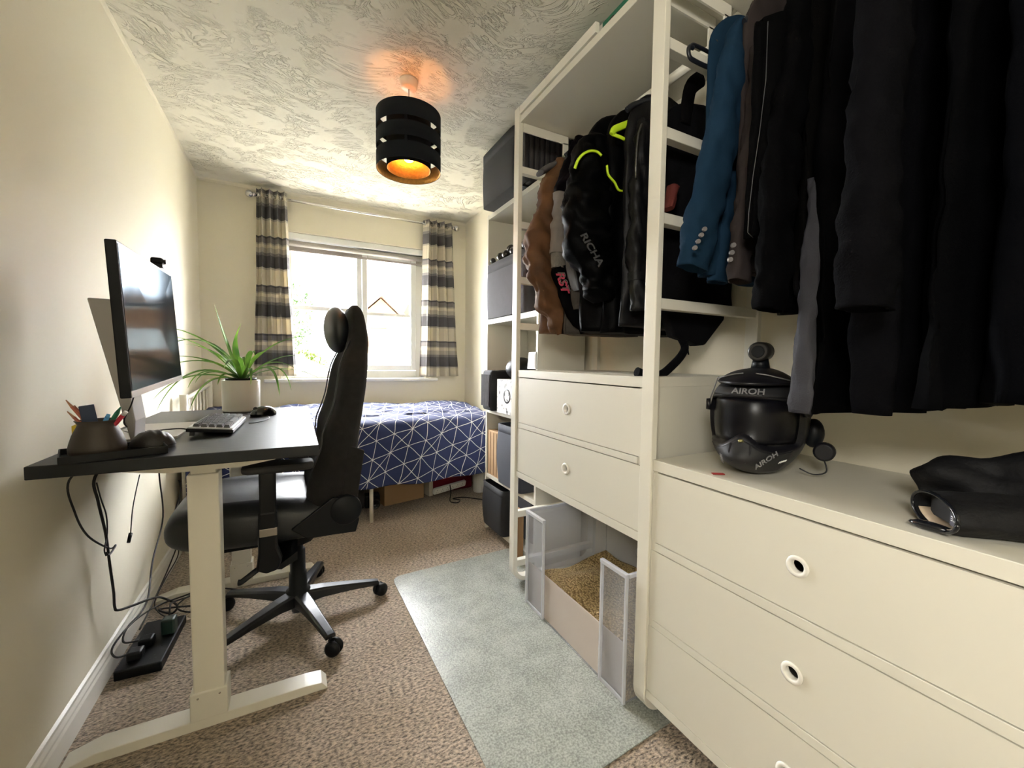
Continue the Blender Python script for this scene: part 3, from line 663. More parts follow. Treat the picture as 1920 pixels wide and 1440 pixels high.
# ---- power strip and cables below the desk
ps = thing('power_strip', (-.49, 1.97, 0), 'black multi-socket power strip on the carpet under the desk', 'power strip')
pm = Matrix.Translation((-.492, 1.975, 0)) @ Matrix.Rotation(math.radians(-3), 4, 'Z')
b = B(); b.m = pm; b.box(-.066, .066, -.15, .15, .001, .036); b.build('housing', BLACKP, ps, bevel=.004)
b = B(); b.m = pm
for y in (-.11, -.04, .03, .10):
    for x in (-.032, .032):
        b.box(x-.002, x+.002, y+.008, y+.015, .0362, .0368).box(x-.010, x-.005, y-.008, y-.004, .0362, .0368).box(x+.005, x+.010, y-.008, y-.004, .0362, .0368)
b.build('sockets', RUBBER, ps)
def plug(x, y, h, m, label, pts, r=.0032):
    t = thing('mains_plug', (x, y, .037), label, 'plug', 'plugs in the black power strip')
    b = B(); b.m = pm; b.box(x+.492-.022, x+.492+.022, y-1.975-.022, y-1.975+.022, .037, .037+h); b.build('plug_body', m, t, bevel=.007)
    B().tube(smooth_path(pts, 8), r, 8).build('lead', CABLE, t)
plug(-.515, 1.885, .03, BLACKP, 'nearest black flat plug on the power strip', [(-.53, 1.885, .06), (-.565, 1.86, .07), (-.578, 1.88, .10), (-.55, 1.99, .12), (-.50, 2.10, .11), (-.42, 2.14, .11), (-.38, 2.20, .10), (-.41, 2.27, .06), (-.47, 2.22, .03), (-.40, 2.14, .03), (-.30, 2.18, .02)])
plug(-.505, 1.955, .03, BLACKP, 'second black flat plug on the power strip, behind the nearest one', [(-.53, 1.955, .06), (-.57, 1.95, .07), (-.57, 1.99, .10), (-.54, 2.1, .13), (-.565, 2.3, .22), (-.57, 2.5, .35), (-.56, 2.42, .6), (-.53, 2.38, .815)])
plug(-.452, 2.01, .06, mat('dark_green_plug', (.01, .03, .025), .4), 'tall dark green adaptor plug on the power strip', [(-.452, 2.02, .09), (-.455, 2.05, .12), (-.46, 2.12, .10), (-.42, 2.25, .05), (-.33, 2.3, .035), (-.22, 2.25, .02)])
cw = -.568
cable('hanging_cable', [(-.50, 1.62, .826), onx(130, 900, cw), onx(140, 960, cw), onx(165, 1005, cw), onx(205, 1028, cw), onx(217, 1022, cw+.01), onx(205, 1040, cw+.01), onx(199, 1036, cw+.01)], .0028, 'black cable looping from the desk underside, nearest the camera', group='cables hanging behind the desk')
cable('hanging_cable', [(-.50, 1.74, .826), onx(178, 895, cw), onx(184, 940, cw), onx(198, 1000, cw), onx(206, 1060, cw), onx(213, 1110, cw), onx(215, 1138, cw), onx(222, 1144, cw+.005), onx(250, 1135, cw+.02), onx(285, 1122, cw+.06), onz(305, 1121, .11), onz(332, 1135, .06), onz(322, 1150, .03), onz(300, 1142, .02), onz(370, 1135, .02)], .0042, 'thick black cable dropping from the desk and looping onto the floor', group='cables hanging behind the desk')
cable('hanging_cable', [onx(181, 905, cw+.004), onx(189, 935, cw+.006), onx(199, 965, cw), onx(201, 1000, cw), onx(196, 1030, cw+.008), onx(199, 1042, cw+.008)], .0022, 'thin black cable tangled round the thick one below the desk', group='cables hanging behind the desk')
uc = thing('usb_cable', (-.5, 2.0, .5), 'thin dangling cable ending in a plug below the desk', 'cable')
B().tube(smooth_path([onx(262, 890, cw+.03), onx(254, 925, cw+.03), onx(248, 960, cw+.03), onx(245, 1000, cw+.03)], 8), .0018, 8).build('wire', CABLE, uc)
pq, pr = onx(245, 1000, cw+.03), onx(241, 1017, cw+.03); B().cyl(pq, pr, .006, .0055, n=8).build('connector', BLACKP, uc)
cable('floor_cable', [onx(335, 900, cw), onx(338, 920, cw), onx(328, 960, cw), onx(322, 1005, cw), onx(330, 1025, cw), onx(322, 1050, cw), onx(305, 1090, cw+.01), onx(282, 1140, cw+.02), onx(262, 1180, cw+.03)], .003, 'long black cable running down the left wall and along the skirting', group='cables hanging behind the desk')
cable('floor_cable', [onx(339, 905, cw+.02), onx(332, 1000, cw+.02), onx(334, 1040, cw+.015), onx(310, 1085, cw+.02), onz(290, 1130, .02), onz(300, 1150, .01), onz(320, 1160, .01)], .0025, 'black cable falling beside the far end of the left wall', group='cables hanging behind the desk')
# ================================================================== CHAIR
CY = 1.93
ch = thing('gaming_chair', (0, 1.955, 0), 'dark grey high-backed gaming chair turned towards the desk', 'chair')
CF = mat('charcoal_chair_cloth', (.016, .0145, .0145), .9, noise_s=40, noise_a=.4, bump=.35, bump_s=500, sheen=.06, spec=.2)
CL = mat('black_chair_leather', (.022, .024, .028), .42, bump=.1, bump_s=300)
def sgp(v, p): return math.copysign(abs(v)**p, v)
def ringlerp(keys, n):
    out = []
    pts = smooth_path(keys, n)
    return pts
keys = [(.50, .205, .03, .235, .0), (.56, .21, .02, .255, .02), (.62, .212, .022, .262, .03), (.70, .222, .045, .265, .035), (.78, .23, .076, .268, .04), (.84, .236, .083, .27, .045), (.90, .245, .106, .272, .05), (.96, .253, .124, .27, .05), (1.03, .263, .136, .262, .05),
        (1.09, .270, .148, .235, .04), (1.14, .275, .168, .195, .02), (1.19, .280, .192, .165, .0), (1.25, .272, .202, .152, 0), (1.30, .262, .200, .145, 0), (1.325, .252, .202, .13, 0), (1.34, .238, .214, .10, 0)]
rs = []
for z, xr, xf, wd, rec in smooth_path(keys, 3):
    ring = []; N = 44; xc = (xr+xf)/2; h = (xr-xf)/2
    for k in range(N):
        th = 2*PI*k/N; y = wd*sgp(math.cos(th), .62); xx = sgp(math.sin(th), .55)
        x = xc + h*xx
        if xx < 0: x += rec*max(0, 1-(abs(y)/(wd*.72))**4)*abs(xx)
        ring.append((x, CY+y, z))
    rs.append(ring)
B().rings(rs).build('backrest', CF, ch)
# piping along the wing edge
for s in (-1, 1):
    pth = [(xf+.006, CY+s*wd*.93, z) for z, xr, xf, wd, rec in smooth_path(keys[3:12], 4)]
    B().tube(pth, .003, 6).build('piping', CL, ch)
hp = []
b = B(); b.ell((.236, CY, 1.285), (.034, .125, .055), 24, 12); b.build('head_panel', CL, ch)
b = B(); b.m = Matrix.Translation((.162, CY, 1.24)) @ Matrix.Rotation(math.radians(-4), 4, 'Y')
def pd(p, n): return Vector((p.x*(1.0+.25*min(0, 0)), p.y, p.z))
b.ell((0, 0, 0), (.050, .135, .098), 28, 16); b.build('neck_pillow', CL, ch)
rs = []
for t, (x, zt_, zb_, wd, rec) in enumerate(smooth_path([(-.40, .530, .510, .17, 0), (-.39, .565, .475, .21, 0), (-.36, .590, .452, .24, .005), (-.30, .606, .436, .258, .02), (-.20, .612, .428, .266, .032), (-.05, .606, .426, .268, .038), (.08, .598, .428, .266, .038), (.17, .592, .44, .25, .03), (.19, .57, .46, .23, .02)], 3)):
    ring = []; zc = (zt_+zb_)/2; h = (zt_-zb_)/2
    for k in range(44):
        th = 2*PI*k/44; y = wd*sgp(math.cos(th), .55); zz = sgp(math.sin(th), .6); z = zc+h*zz
        if zz > 0: z -= rec*max(0, 1-(abs(y)/(wd*.7))**4)*zz
        ring.append((x, CY+y, z))
    rs.append(ring)
B().rings(rs).build('seat', CL, ch)
B().box(-.27, .13, CY-.15, CY+.15, .405, .432).build('seat_plate', BLACKP, ch, bevel=.005)
for s in (-1, 1):
    yy = CY+s*.272
    b = B(); c = (.165, .545)
    b.lathe([(0, -.012), (.052, -.012), (.057, -.006), (.057, .012), (0, .012)], (c[0], yy, c[1]), axis='y', n=40); hg = b.build('hinge_cover', BLACKP, ch)
    b = B(); b.prism([(.03, .46), (.20, .455), (.212, .50), (.20, .585), (.12, .60), (-.02, .50)], 'y', yy-.008, yy+.008); b.build('side_cover', BLACKP, ch, bevel=.004)
    b = B(); b.prism([(.15, .58), (.208, .58), (.236, .765), (.175, .79)], 'y', yy-s*.012-.007, yy-s*.012+.007); b.build('side_panel', CF, ch, bevel=.005)
    # armrest
    ya = CY+s*.325
    b = B(); b.box(-.112, -.062, ya-.016, ya+.016, .475, .735); b.build('arm_post', BLACKP, ch, bevel=.006)
    b = B(); b.prism([(-.115, .60), (-.06, .60), (-.06, .475), (-.045, .43), (-.06, .392), (-.095, .385), (-.125, .40), (-.118, .46)], 'y', ya-.018, ya+.018); b.build('arm_bracket', BLACKP, ch, bevel=.008)
    b = B(); b.prism([(-.10, .395), (-.06, .40), (-.02, .425), (.0, .44), (.0, .41), (-.05, .385)], 'y', min(ya, CY+s*.10), max(ya, CY+s*.10)); b.build('arm_support', BLACKP, ch)
    b = B(); pts = [(-.16, ya-.025), (-.145, ya-.042), (.03, ya-.045), (.055, ya-.03), (.055, ya+.03), (.03, ya+.045), (-.145, ya+.042), (-.16, ya+.025)]
    b.prism(pts, 'z', .735, .762); b.build('armrest', RUBBER, ch, bevel=.009)
    b = B(); b.box(-.113, -.06, ya-.0185, ya+.0185, .515, .543); b.build('trim_clip', mat('brushed_metal_clip', (.3, .28, .26), .35, .7), ch, bevel=.002)
b = B(); b.tube(smooth_path([(-.08, 1.66, .405), (-.12, 1.62, .395), (-.165, 1.60, .372), (-.175, 1.60, .370)], 5), [(.010, .007)]*15+[(.012, .008)], 10); b.build('lever', BLACKP, ch)
b = B(); b.prism([(-.16, .408), (.075, .408), (.072, .385), (.05, .362), (.02, .352), (-.03, .352), (-.08, .375)], 'y', CY-.075, CY+.10); b.build('tilt_mechanism', BLACKP, ch, bevel=.012)
BX, BY = 0.0, 1.962
b = B(); b.lathe([(0, .36), (.022, .36), (.022, .30), (.030, .298), (.030, .20), (.034, .198), (.036, .125), (.048, .12), (.052, .07), (.04, .055), (.03, .05), (.026, .028), (.0, .028)], (BX, BY, 0), n=32); b.build('gas_lift', BLACKP, ch)
b = B(); b.lathe([(.0225, .352), (.029, .352), (.029, .345), (.0225, .345)], (BX, BY, 0), n=24); b.build('lift_collar', CHROME, ch)
for k in range(5):
    a = math.radians(0.5+72*k); c, s = math.cos(a), math.sin(a)
    b = B(); b.m = Matrix.Translation((BX, BY, 0)) @ Matrix.Rotation(a, 4, 'Z')
    sec = []
    for r_, zt_, zb_, hw in ((.03, .118, .062, .030), (.10, .114, .072, .027), (.22, .098, .070, .022), (.315, .084, .064, .020), (.335, .080, .062, .019)):
        sec.append([(r_, -hw, zb_), (r_, -hw, zt_-.008), (r_, -hw+.007, zt_), (r_, hw-.007, zt_), (r_, hw, zt_-.008), (r_, hw, zb_)])
    b.rings(sec, smooth=False); b.build('base_leg', mat('satin_black_metal', (.02, .021, .024), .28, .3) if k == 0 else bpy.data.materials['satin_black_metal'], ch, bevel=.002)
    b = B(); wa = a + random.uniform(-1, 1)+.6; wx, wy = BX+.335*c, BY+.335*s
    b.m = Matrix.Translation((wx, wy, .030)) @ Matrix.Rotation(wa, 4, 'Z')
    for q in (-1, 1): b.lathe([(0, q*.026), (.018, q*.026), (.026, q*.022), (.0295, q*.014), (.0295, q*.006), (.0, q*.006)], (0.012, 0, 0), axis='y', n=24)
    cas = b.build('caster', BLACKP, ch)
    b = B(); b.m = Matrix.Translation((wx, wy, .030)) @ Matrix.Rotation(wa, 4, 'Z')
    b.box(-.008, .014, -.006, .006, -.005, .028).cyl((-.002, 0, .02), (-.002, 0, .04), .006, n=10); b.build('caster_stem', BLACKP, cas)
# ================================================================== BED
bd = thing('single_bed', (.4, 3.28, 0), 'single bed with white metal frame under the window', 'bed')
BX0, BX1, BY0, BY1 = -.55, 1.40, 2.895, 3.69
b = B(); b.box(BX0, BX1, BY0, BY0+.03, .27, .31).box(BX0, BX1, BY1-.03, BY1, .27, .31).box(BX1-.03, BX1, BY0, BY1, .27, .31).box(BX0, BX0+.03, BY0, BY1, .27, .31)
for i in range(12): b.box(BX0+.1+i*.155, BX0+.15+i*.155, BY0+.03, BY1-.03, .285, .30)
b.build('frame', STEEL_W, bd)
for x, y in ((.452, 2.90), (1.36, 2.90), (.452, 3.66), (1.36, 3.66)):
    B().cyl((x, y, .0005), (x, y, .29), .013, n=14).build('leg', STEEL_W, bd)
b = B(); 
for y in (2.90, 3.68): b.cyl((-.552, y, .0005), (-.552, y, .905 if y < 3 else .955), .02, n=18)
b.cyl((-.552, 2.90, .875), (-.552, 3.68, .915), .012, n=12).cyl((-.552, 2.90, .5), (-.552, 3.68, .5), .01)
for i in range(6): y = 3.02+i*.11; b.cyl((-.552, y, .5), (-.552, y, .878+(y-2.9)*.05), .006, n=8)
b.build('headboard', STEEL_W, bd)
B().box(BX0+.03, BX1-.02, BY0+.02, BY1-.02, .31, .52).build('mattress', mat('white_mattress', (.7, .7, .68), .9), bd, bevel=.03)
dv = thing('duvet', (.45, 3.25, .5), 'navy duvet printed with white triangle lines spread over the bed', 'duvet')
prof2 = [(3.70, .50), (3.70, .60), (3.68, .70), (3.60, .745), (3.40, .745), (3.15, .735), (3.0, .715), (2.91, .695), (2.868, .665), (2.855, .60), (2.848, .50), (2.845, .38), (2.85, .27)]
PP = smooth_path(prof2, 8); cum = [0]
for a, c in zip(PP, PP[1:]): cum.append(cum[-1]+math.dist(a, c))
TOT = cum[-1]
def pat(t):
    d = t*TOT
    for i in range(len(PP)-1):
        if cum[i+1] >= d or i == len(PP)-2:
            f = (d-cum[i])/(cum[i+1]-cum[i]); return PP[i][0]+(PP[i+1][0]-PP[i][0])*f, PP[i][1]+(PP[i+1][1]-PP[i][1])*f
def dfn(u, v):
    x = -.545+1.945*u; y, z = pat(v)
    top = 1 if .15 < v < .62 else 0
    wv = noise.noise(Vector((x*3, y*6, 1))); w2 = noise.noise(Vector((x*9, y*16, 4))); w3 = noise.noise(Vector((x*22, y*30, 9)))
    if v < .62: z += (.022*wv+.014*w2+.006*w3)*min(1, v*6)
    if v > .6:
        k = (v-.6)/.4
        y += -.012*math.sin(x*17+2*wv)*k + .010*noise.noise(Vector((x*8, z*5, 2)))*k - .006*k
        z += (-.018*math.sin(x*2.1+.3) + .02*noise.noise(Vector((x*3, 0, 5))))*max(0, (v-.85)/.15)
        z += max(0, .45-x)*0
    # rounded ends
    ex_ = max(0, (x-1.30)/.10); z -= .05*ex_*ex_*(1 if v < .62 else 0)
    return (x, y, z)
B().grid(dfn, 260, 200, lambda u, v: (u*1.945, v*TOT)).build('cover', DUVET, dv, solid=.004)
# storage below the bed
RED = mat('dark_red_quilted_plastic', (.16, .008, .02), .3)
bx = thing('cardboard_box', (.76, 3.26, 0), 'flat brown cardboard box with a yellow note under the bed', 'box')
b = B(); q = Vector((.915-.59, .075)).to_3d(); a = math.atan2(.075, .325)
cc = ((.59+.915)/2-.12*math.sin(a)*1.0, (3.171+3.246)/2+.12*math.cos(a))
b.obox(cc, a, .334, .24, .001, .20); b.build('carton', CARD, bx, bevel=.002)
b = B(); nx = .865; ny = 3.171+(nx-.59)*.075/.325-.002; b.obox((nx, ny), a, .055, .002, .125, .185); b.build('sticky_note', mat('yellow_green_note', (.55, .58, .04), .8), bx)
tag(B().obox((.952, 3.36), a, .035, .22, .001, .20).build('white_book', mat('off_white_card', (.6, .56, .5), .7), bevel=.002), 'off-white book standing beside the cardboard box under the bed', 'book')
b = B(); 
def rfn(p, n):
    p.z = max(p.z, .005); return p
b.obox((1.17, 3.42), .10, .38, .24, .001, .17); rc = b.build('red_case', RED, bevel=.02); tag(rc, 'dark red quilted case under the bed behind the white power strip', 'case')
wp = thing('extension_lead', (1.13, 3.15, 0), 'white extension lead leaning on its side under the bed', 'extension lead')
b = B(); b.m = Matrix.Translation((1.13, 3.235, .062)) @ Matrix.Rotation(.28, 4, 'Z') @ Matrix.Rotation(-.04, 4, 'Y') @ Matrix.Rotation(.35, 4, 'X')
pts = [(-.16, -.022), (-.15, -.027), (.15, -.027), (.16, -.022), (.16, .022), (.15, .027), (-.15, .027), (-.16, .022)]
b.prism(pts, 'y', -.012, .012); m0 = b.m.copy(); b.build('housing', UPVC, wp, bevel=.004)
b = B(); b.m = m0
for i in range(6): x = -.13+i*.05; b.box(x-.002, x+.002, -.0128, -.0122, .006, .014).box(x-.011, x-.006, -.0128, -.0122, -.010, -.006).box(x+.006, x+.011, -.0128, -.0122, -.010, -.006)
b.build('sockets', RUBBER, wp)
tag(B().tube(smooth_path([(1.12, 3.20, .09), (1.10, 3.12, .05), (1.07, 3.05, .008), (1.11, 3.0, .006), (1.15, 3.05, .006), (1.11, 3.10, .008), (1.2, 3.1, .006), (1.3, 3.0, .006), (1.4, 2.9, .006)], 8), .004, 8).build('floor_lead', CABLE), 'black lead looping on the carpet under the bed', 'cable')
tag(B().lathe([(0, 0), (.045, 0), (.05, .01), (.05, .16), (.04, .17), (0, .17)], (1.38, 3.2, .001)).build('white_tin', UPVC), 'round white tin at the far end under the bed', 'tin')
cmr = thing('camera_gear', (.50, 3.22, 0), 'small heap of black camera gear under the bed beside the metal leg', 'camera')
B().box(.45, .56, 3.18, 3.26, .001, .10).build('body', BLACKP, cmr, bevel=.01)
B().lathe([(0, 0), (.035, 0), (.038, -.01), (.038, -.07), (.03, -.075), (.025, -.06), (0, -.06)], (.51, 3.18, .05), axis='y').build('lens', GLOSSB, cmr)
tag(B().obox((.40, 3.30), 0, .10, .25, .001, .19).build('black_bag', BLACKFAB, bevel=.02), 'black bag under the bed behind the chair base', 'bag')
# ================================================================== FLOOR MAT
c4 = [(.424, 2.10), (1.38, 2.14), (1.36, .87), (.452, .81)]
def rounded(poly, r, n=6):
    out = []
    for i, p in enumerate(poly):
        p = Vector(p); a = (Vector(poly[i-1])-p).normalized(); c = (Vector(poly[(i+1) % len(poly)])-p).normalized()
        for k in range(n+1):
            t = k/n; out.append(tuple((p+a*r)*(1-t)**2 + p*2*t*(1-t) + (p+c*r)*t*t))
    return out
tag(B().prism(rounded(c4, .06), 'z', .0008, .0045).build('floor_mat', VINYL, bevel=.001), 'grey-green frosted vinyl floor mat with rounded corners on the carpet', 'mat')
# ================================================================== WARDROBE SYSTEM
FX = .947
def side_frame(y0, y1, rungs, label, brackets):
    t = thing('wardrobe_side_frame', (1.2, (y0+y1)/2, 0), label, 'wardrobe frame', 'white ladder frames of the open wardrobe')
    xo, xi, w_ = FX-.006, 1.455, .022
    R = .075
    def path(off):
        p = [(xo+off, 2.30)]
        p += [(xo+off, .018+R)]
        for k in range(1, 7): a = PI+k*PI/12; p.append((xo+R+(R-off)*math.cos(a), .018+R+(R-off)*math.sin(a)))
        return p
    for nm, mir in (('front_post', 0), ('back_post', 1)):
        P_, Q_ = path(0), path(w_); mx = (xo+R+.185)
        P_ = P_+[(mx, P_[-1][1])]; Q_ = Q_+[(mx, Q_[-1][1])]
        if mir: P_ = [(xo+xi-x, z) for x, z in P_]; Q_ = [(xo+xi-x, z) for x, z in Q_]
        b = B(); b.prism(P_+Q_[::-1], 'y', y0, y1)
        # long concave outline: build as quads instead of one cap
        b.bm.clear(); n = len(P_)
        V = [[b._v((p[0], y, p[1])) for p in L] for L, y in ((P_, y0), (Q_, y0), (Q_, y1), (P_, y1))]
        for i in range(n-1):
            for k in range(4): b._f([V[k][i], V[k][i+1], V[(k+1) % 4][i+1], V[(k+1) % 4][i]])
        b._f([V[k][0] for k in range(4)]); b._f([V[k][-1] for k in range(4)][::-1])
        b.build(nm, STEEL_W, t, bevel=.002)
    for z in rungs: B().box(xo+w_, xi-w_, y0+.008, y1-.008, z-.016, z+.016).build('rung', STEEL_W, t, bevel=.002)
    b = B()
    for x in (xo+.09, xi-.09): b.cyl((x, (y0+y1)/2, .004), (x, (y0+y1)/2, .020), .014)
    b.build('levelling_feet', RUBBER, t)
    for yb_ in brackets:
        b = B(); b.box(FX+.015, 1.215, yb_-.003, yb_+.003, 2.185, 2.224).box(1.185, 1.215, yb_-.003, yb_+.003, 2.10, 2.19); b.build('rail_bracket', STEEL_W, t)
    return t
NP0, NP1, FP0, FP1 = .886, .932, 1.748, 1.794
side_frame(NP0, NP1, (2.04, 1.79, 1.545, 1.295, .35, .11), 'nearer white ladder frame between the tall coats and the jackets', (NP0-.004, NP1+.004))
side_frame(FP0, FP1, (2.02, 1.765, 1.505, 1.285, .36, .11), 'farther white ladder frame beside the bookcase', (FP0-.004,))
def side_frame_end():
    side_frame(-.02, .026, (2.04, 1.79, 1.545, 1.295, .35, .11), 'white ladder frame closing the near end of the wardrobe', (.03,))
side_frame_end()
def shelf(y0, y1, label):
    t = thing('wardrobe_shelf', (1.2, (y0+y1)/2, 2.226), label, 'shelf', 'top shelves of the open wardrobe')
    B().box(FX, 1.45, y0, y1, 2.226, 2.256).build('board', FURN, t, bevel=.0015)
    return t
shelf(NP1+.001, FP0-.001, 'white top shelf over the motorcycle jackets'); shelf(.027, NP0-.001, 'white top shelf over the tall dark coats')
tag(B().box(FX-.004, FX+.012, 1.20, FP1, 2.262, 2.298).build('top_rail', STEEL_W), 'thin white steel strip on the front of the top shelf', 'strip')
def rail(y0, y1, label):
    t = thing('clothes_rail', (1.2, (y0+y1)/2, 2.125), label, 'clothes rail', 'white rails of the open wardrobe')
    B().cyl((1.2, y0, 2.125), (1.2, y1, 2.125), .0155, n=24).build('rail_tube', STEEL_W, t)
rail(NP1+.008, FP0-.005, 'white rail carrying the motorcycle jackets'); rail(.032, NP0-.005, 'white rail carrying the suits and coats')
RING = mat('cream_ring', (.86, .84, .78), .35)
DARKIN = mat('drawer_interior', (.30, .28, .24), .7)
def drawer_unit(y0, y1, top, th, fronts, bot, label, hole_dx=0.02):
    t = thing('drawer_unit', (1.2, (y0+y1)/2, bot), label, 'drawer unit', 'white drawer units of the open wardrobe')
    b = B(); b.box(FX, 1.45, y0, y1, top-th, top); b.build('top_panel', FURN, t, bevel=.0015)
    b = B(); b.box(FX+.006, 1.448, y0, y0+.016, bot, top-th).box(FX+.006, 1.448, y1-.016, y1, bot, top-th).box(1.435, 1.448, y0+.016, y1-.016, bot, top-th)
    b.build('carcass', FURN, t)
    B().box(FX, 1.43, y0+.001, y1-.001, bot, fronts[-1][0]-.003).build('bottom_rail', FURN, t, bevel=.001)
    for (a0, a1), (c0_, c1_) in zip(fronts, fronts[1:]):
        B().box(FX, FX+.35, y0+.017, y1-.017, c1_+.003, a0-.003).build('divider', FURN, t, bevel=.001)
    for z0, z1 in fronts:
        # front board with a real round hole
        cyh, czh, r = (y0+y1)/2+hole_dx, z1-(z1-z0)*.5, .0155
        b = B(); N = 32; ya, yb_ = y0+.003, y1-.003; outer, inner = [], []
        for k in range(N):
            an = 2*PI*k/N+PI/N; c, s = math.cos(an), math.sin(an)
            L = min(((yb_-cyh) if c > 0 else (cyh-ya))/max(abs(c), 1e-6), ((z1-czh) if s > 0 else (czh-z0))/max(abs(s), 1e-6))
            outer.append([cyh+c*L, czh+s*L]); inner.append((cyh+c*r, czh+s*r))
        for cy_, cz_ in ((ya, z0), (ya, z1), (yb_, z0), (yb_, z1)):
            j = min(range(N), key=lambda i_: math.dist(outer[i_], (cy_, cz_))); outer[j] = [cy_, cz_]
        x0_, x1_ = FX+.001, FX+.017
        O0 = [b._v((x0_, p[0], p[1])) for p in outer]; I0 = [b._v((x0_, p[0], p[1])) for p in inner]
        O1 = [b._v((x1_, p[0], p[1])) for p in outer]; I1 = [b._v((x1_, p[0], p[1])) for p in inner]
        for k in range(N):
            j = (k+1) % N
            b._f([O0[k], O0[j], I0[j], I0[k]]); b._f([O1[j], O1[k], I1[k], I1[j]]); b._f([O0[j], O0[k], O1[k], O1[j]]); b._f([I0[k], I0[j], I1[j], I1[k]])
        d = b.build('drawer_front', FURN, t)
        B().lathe([(.0135, .012), (.0135, -.002), (.0165, -.004), (.0225, -.003), (.0235, .0005), (.0135, .001)], (FX+.001, cyh, czh), axis='x', n=36).build('ring_handle', RING, d)
        b = B(); b.box(FX+.018, 1.42, y0+.025, y0+.037, z0+.01, z1-.05).box(FX+.018, 1.42, y1-.037, y1-.025, z0+.01, z1-.05).box(FX+.018, 1.42, y0+.037, y1-.037, z0+.01, z0+.02).box(1.41, 1.42, y0+.037, y1-.037, z0+.02, z1-.05).box(FX+.018, 1.41, y0+.037, y1-.037, z1-.06, z1-.055)
        b.build('drawer_box', DARKIN, d)
    return t
drawer_unit(.027, NP0-.001, .828, .033, [(.582, .790), (.343, .553), (.112, .317)], .082, 'large white three-drawer unit nearest the camera')
drawer_unit(NP1+.001, FP0-.001, 1.074, .033, [(.825, 1.037), (.588, .797)], .557, 'white two-drawer unit under the motorcycle jackets', -.005)
# flat packed box on the shelf
gb = thing('green_box', (1.15, 1.2, 2.257), 'flat green and white box lying on the high wardrobe shelf', 'box')
B().box(.985, 1.40, 1.03, 1.425, 2.2568, 2.318).build('carton', mat('green_card', (.02, .16, .09), .6), gb, bevel=.001)
B().box(.9843, .985, 1.215, 1.405, 2.258, 2.317).build('label_panel', mat('white_card', (.62, .60, .54), .7), gb)
b = B(); b.lathe([(0, -.0015), (.018, -.0015), (.018, 0)], (.985, 1.165, 2.288), axis='x', n=24); b.build('round_mark', BLACKP, gb)
b = B()
for k in range(4): b.box(.9838, .9842, 1.225+k*.006, 1.228+k*.006, 2.27, 2.30)
for k in range(3): b.box(.9838, .9842, 1.38+k*.005, 1.382+k*.005, 2.27, 2.30)
b.build('print', BLACKP, gb)
# ================================================================== BOOKCASE
SX, SY0, SY1, SXB = 1.117, 1.838, 2.49, 1.42
bk = thing('bookcase', (1.27, 2.16, 0), 'tall white open bookcase with fabric boxes beyond the wardrobe', 'bookcase')
b = B(); b.box(SX, SXB, SY0, SY0+.018, 0.001, 2.046).box(SX, SXB, SY1-.018, SY1, .001, 2.046); b.build('side_panels', FURN, bk, bevel=.001)
B().box(SXB-.004, SXB+.002, SY0+.018, SY1-.018, .001, 2.046).build('back_panel', FURN, bk)
for z0, z1 in ((2.018, 2.046), (1.352, 1.383), (1.045-.30, 1.045-.30) if 0 else (.779, .80), (.35, .374), (.03, .058)):
    B().box(SX+.002, SXB-.004, SY0+.018, SY1-.018, z0, z1).build('shelf', FURN, bk)
def fabric_box(x0, x1, y0, y1, z0, z1, m, name, label, cat='storage box', bulge=.01, pleat=0, group=None, open_top=False):
    t = thing(name, ((x0+x1)/2, (y0+y1)/2, z0), label, cat, group); b = B()
    n = 12; rs = []
    cx, cy, hx, hy = (x0+x1)/2, (y0+y1)/2, (x1-x0)/2, (y1-y0)/2
    lv = 14
    for j in range(lv+1):
        v = j/lv; z = z0+(z1-z0)*v; bu = bulge*math.sin(PI*v); ring = []
        for k in range(64):
            th = 2*PI*k/64; c, s = math.cos(th), math.sin(th); p = .18
            x = cx+(hx+bu)*sgp(c, p); y = cy+(hy+bu)*sgp(s, p)
            if pleat: 
                q = .004*math.sin(th*60) if abs(s) > abs(c) else 0; y += q
            ring.append((x, y, z+ (0 if j < lv else .0)))
        rs.append(ring)
    if open_top:
        r_in = [[(cx+(p[0]-cx)*.96, cy+(p[1]-cy)*.96, p[2]) for p in r] for r in rs[::-1][:-1]]
        rs = rs+r_in
    b.rings(rs, smooth=False); b.build('box_body', m, t, auto=40)
    b = B(); b.rings([[(cx+(p[0]-cx)*1.012, cy+(p[1]-cy)*1.012, z1-.055*(1-q)+.0005*q) for p in rs[lv-1]] for q in (0, 1)], cap0=False, cap1=False); b.build('top_band', m, t, solid=.003, auto=40)
    return t
fabric_box(1.035, 1.38, 1.97, 2.40, 2.0465, 2.352, BLACKFAB, 'fabric_storage_box', 'black fabric storage box on top of the bookcase', group='fabric boxes of the bookcase', bulge=.004)
pz = thing('pleated_blind_pack', (1.25, 1.95, 2.047), 'black pleated stack beside the box on top of the bookcase', 'folded panel')
b = B()
for i in range(11): b.box(1.06+i*.032, 1.06+i*.032+.024, 1.905, 1.955, 2.048, 2.325)
b.build('pleats', mat('dark_pleated_cloth', (.03, .026, .03), .8), pz, bevel=.006)
fabric_box(1.10, 1.38, 1.95, 2.465, 1.3835, 1.72, GREYFAB, 'fabric_storage_box', 'grey fabric storage box heaped with balls in the upper bookcase', group='fabric boxes of the bookcase', bulge=.006)
BALL = mat('dark_bauble', (.04, .035, .035), .25, .3)
BLAB = ['smallest dark bauble, leftmost of the heap above the grey fabric box', 'dark bauble second from the left in the heap on the grey box', 'dark bauble in the front middle of the heap on the grey box', 'raised dark bauble behind the middle of the heap on the grey box', 'dark bauble just left of the white ladder frame above the grey box', 'large dark bauble behind the white ladder frame above the grey box', 'dark bauble at the right end of the heap on the grey box']
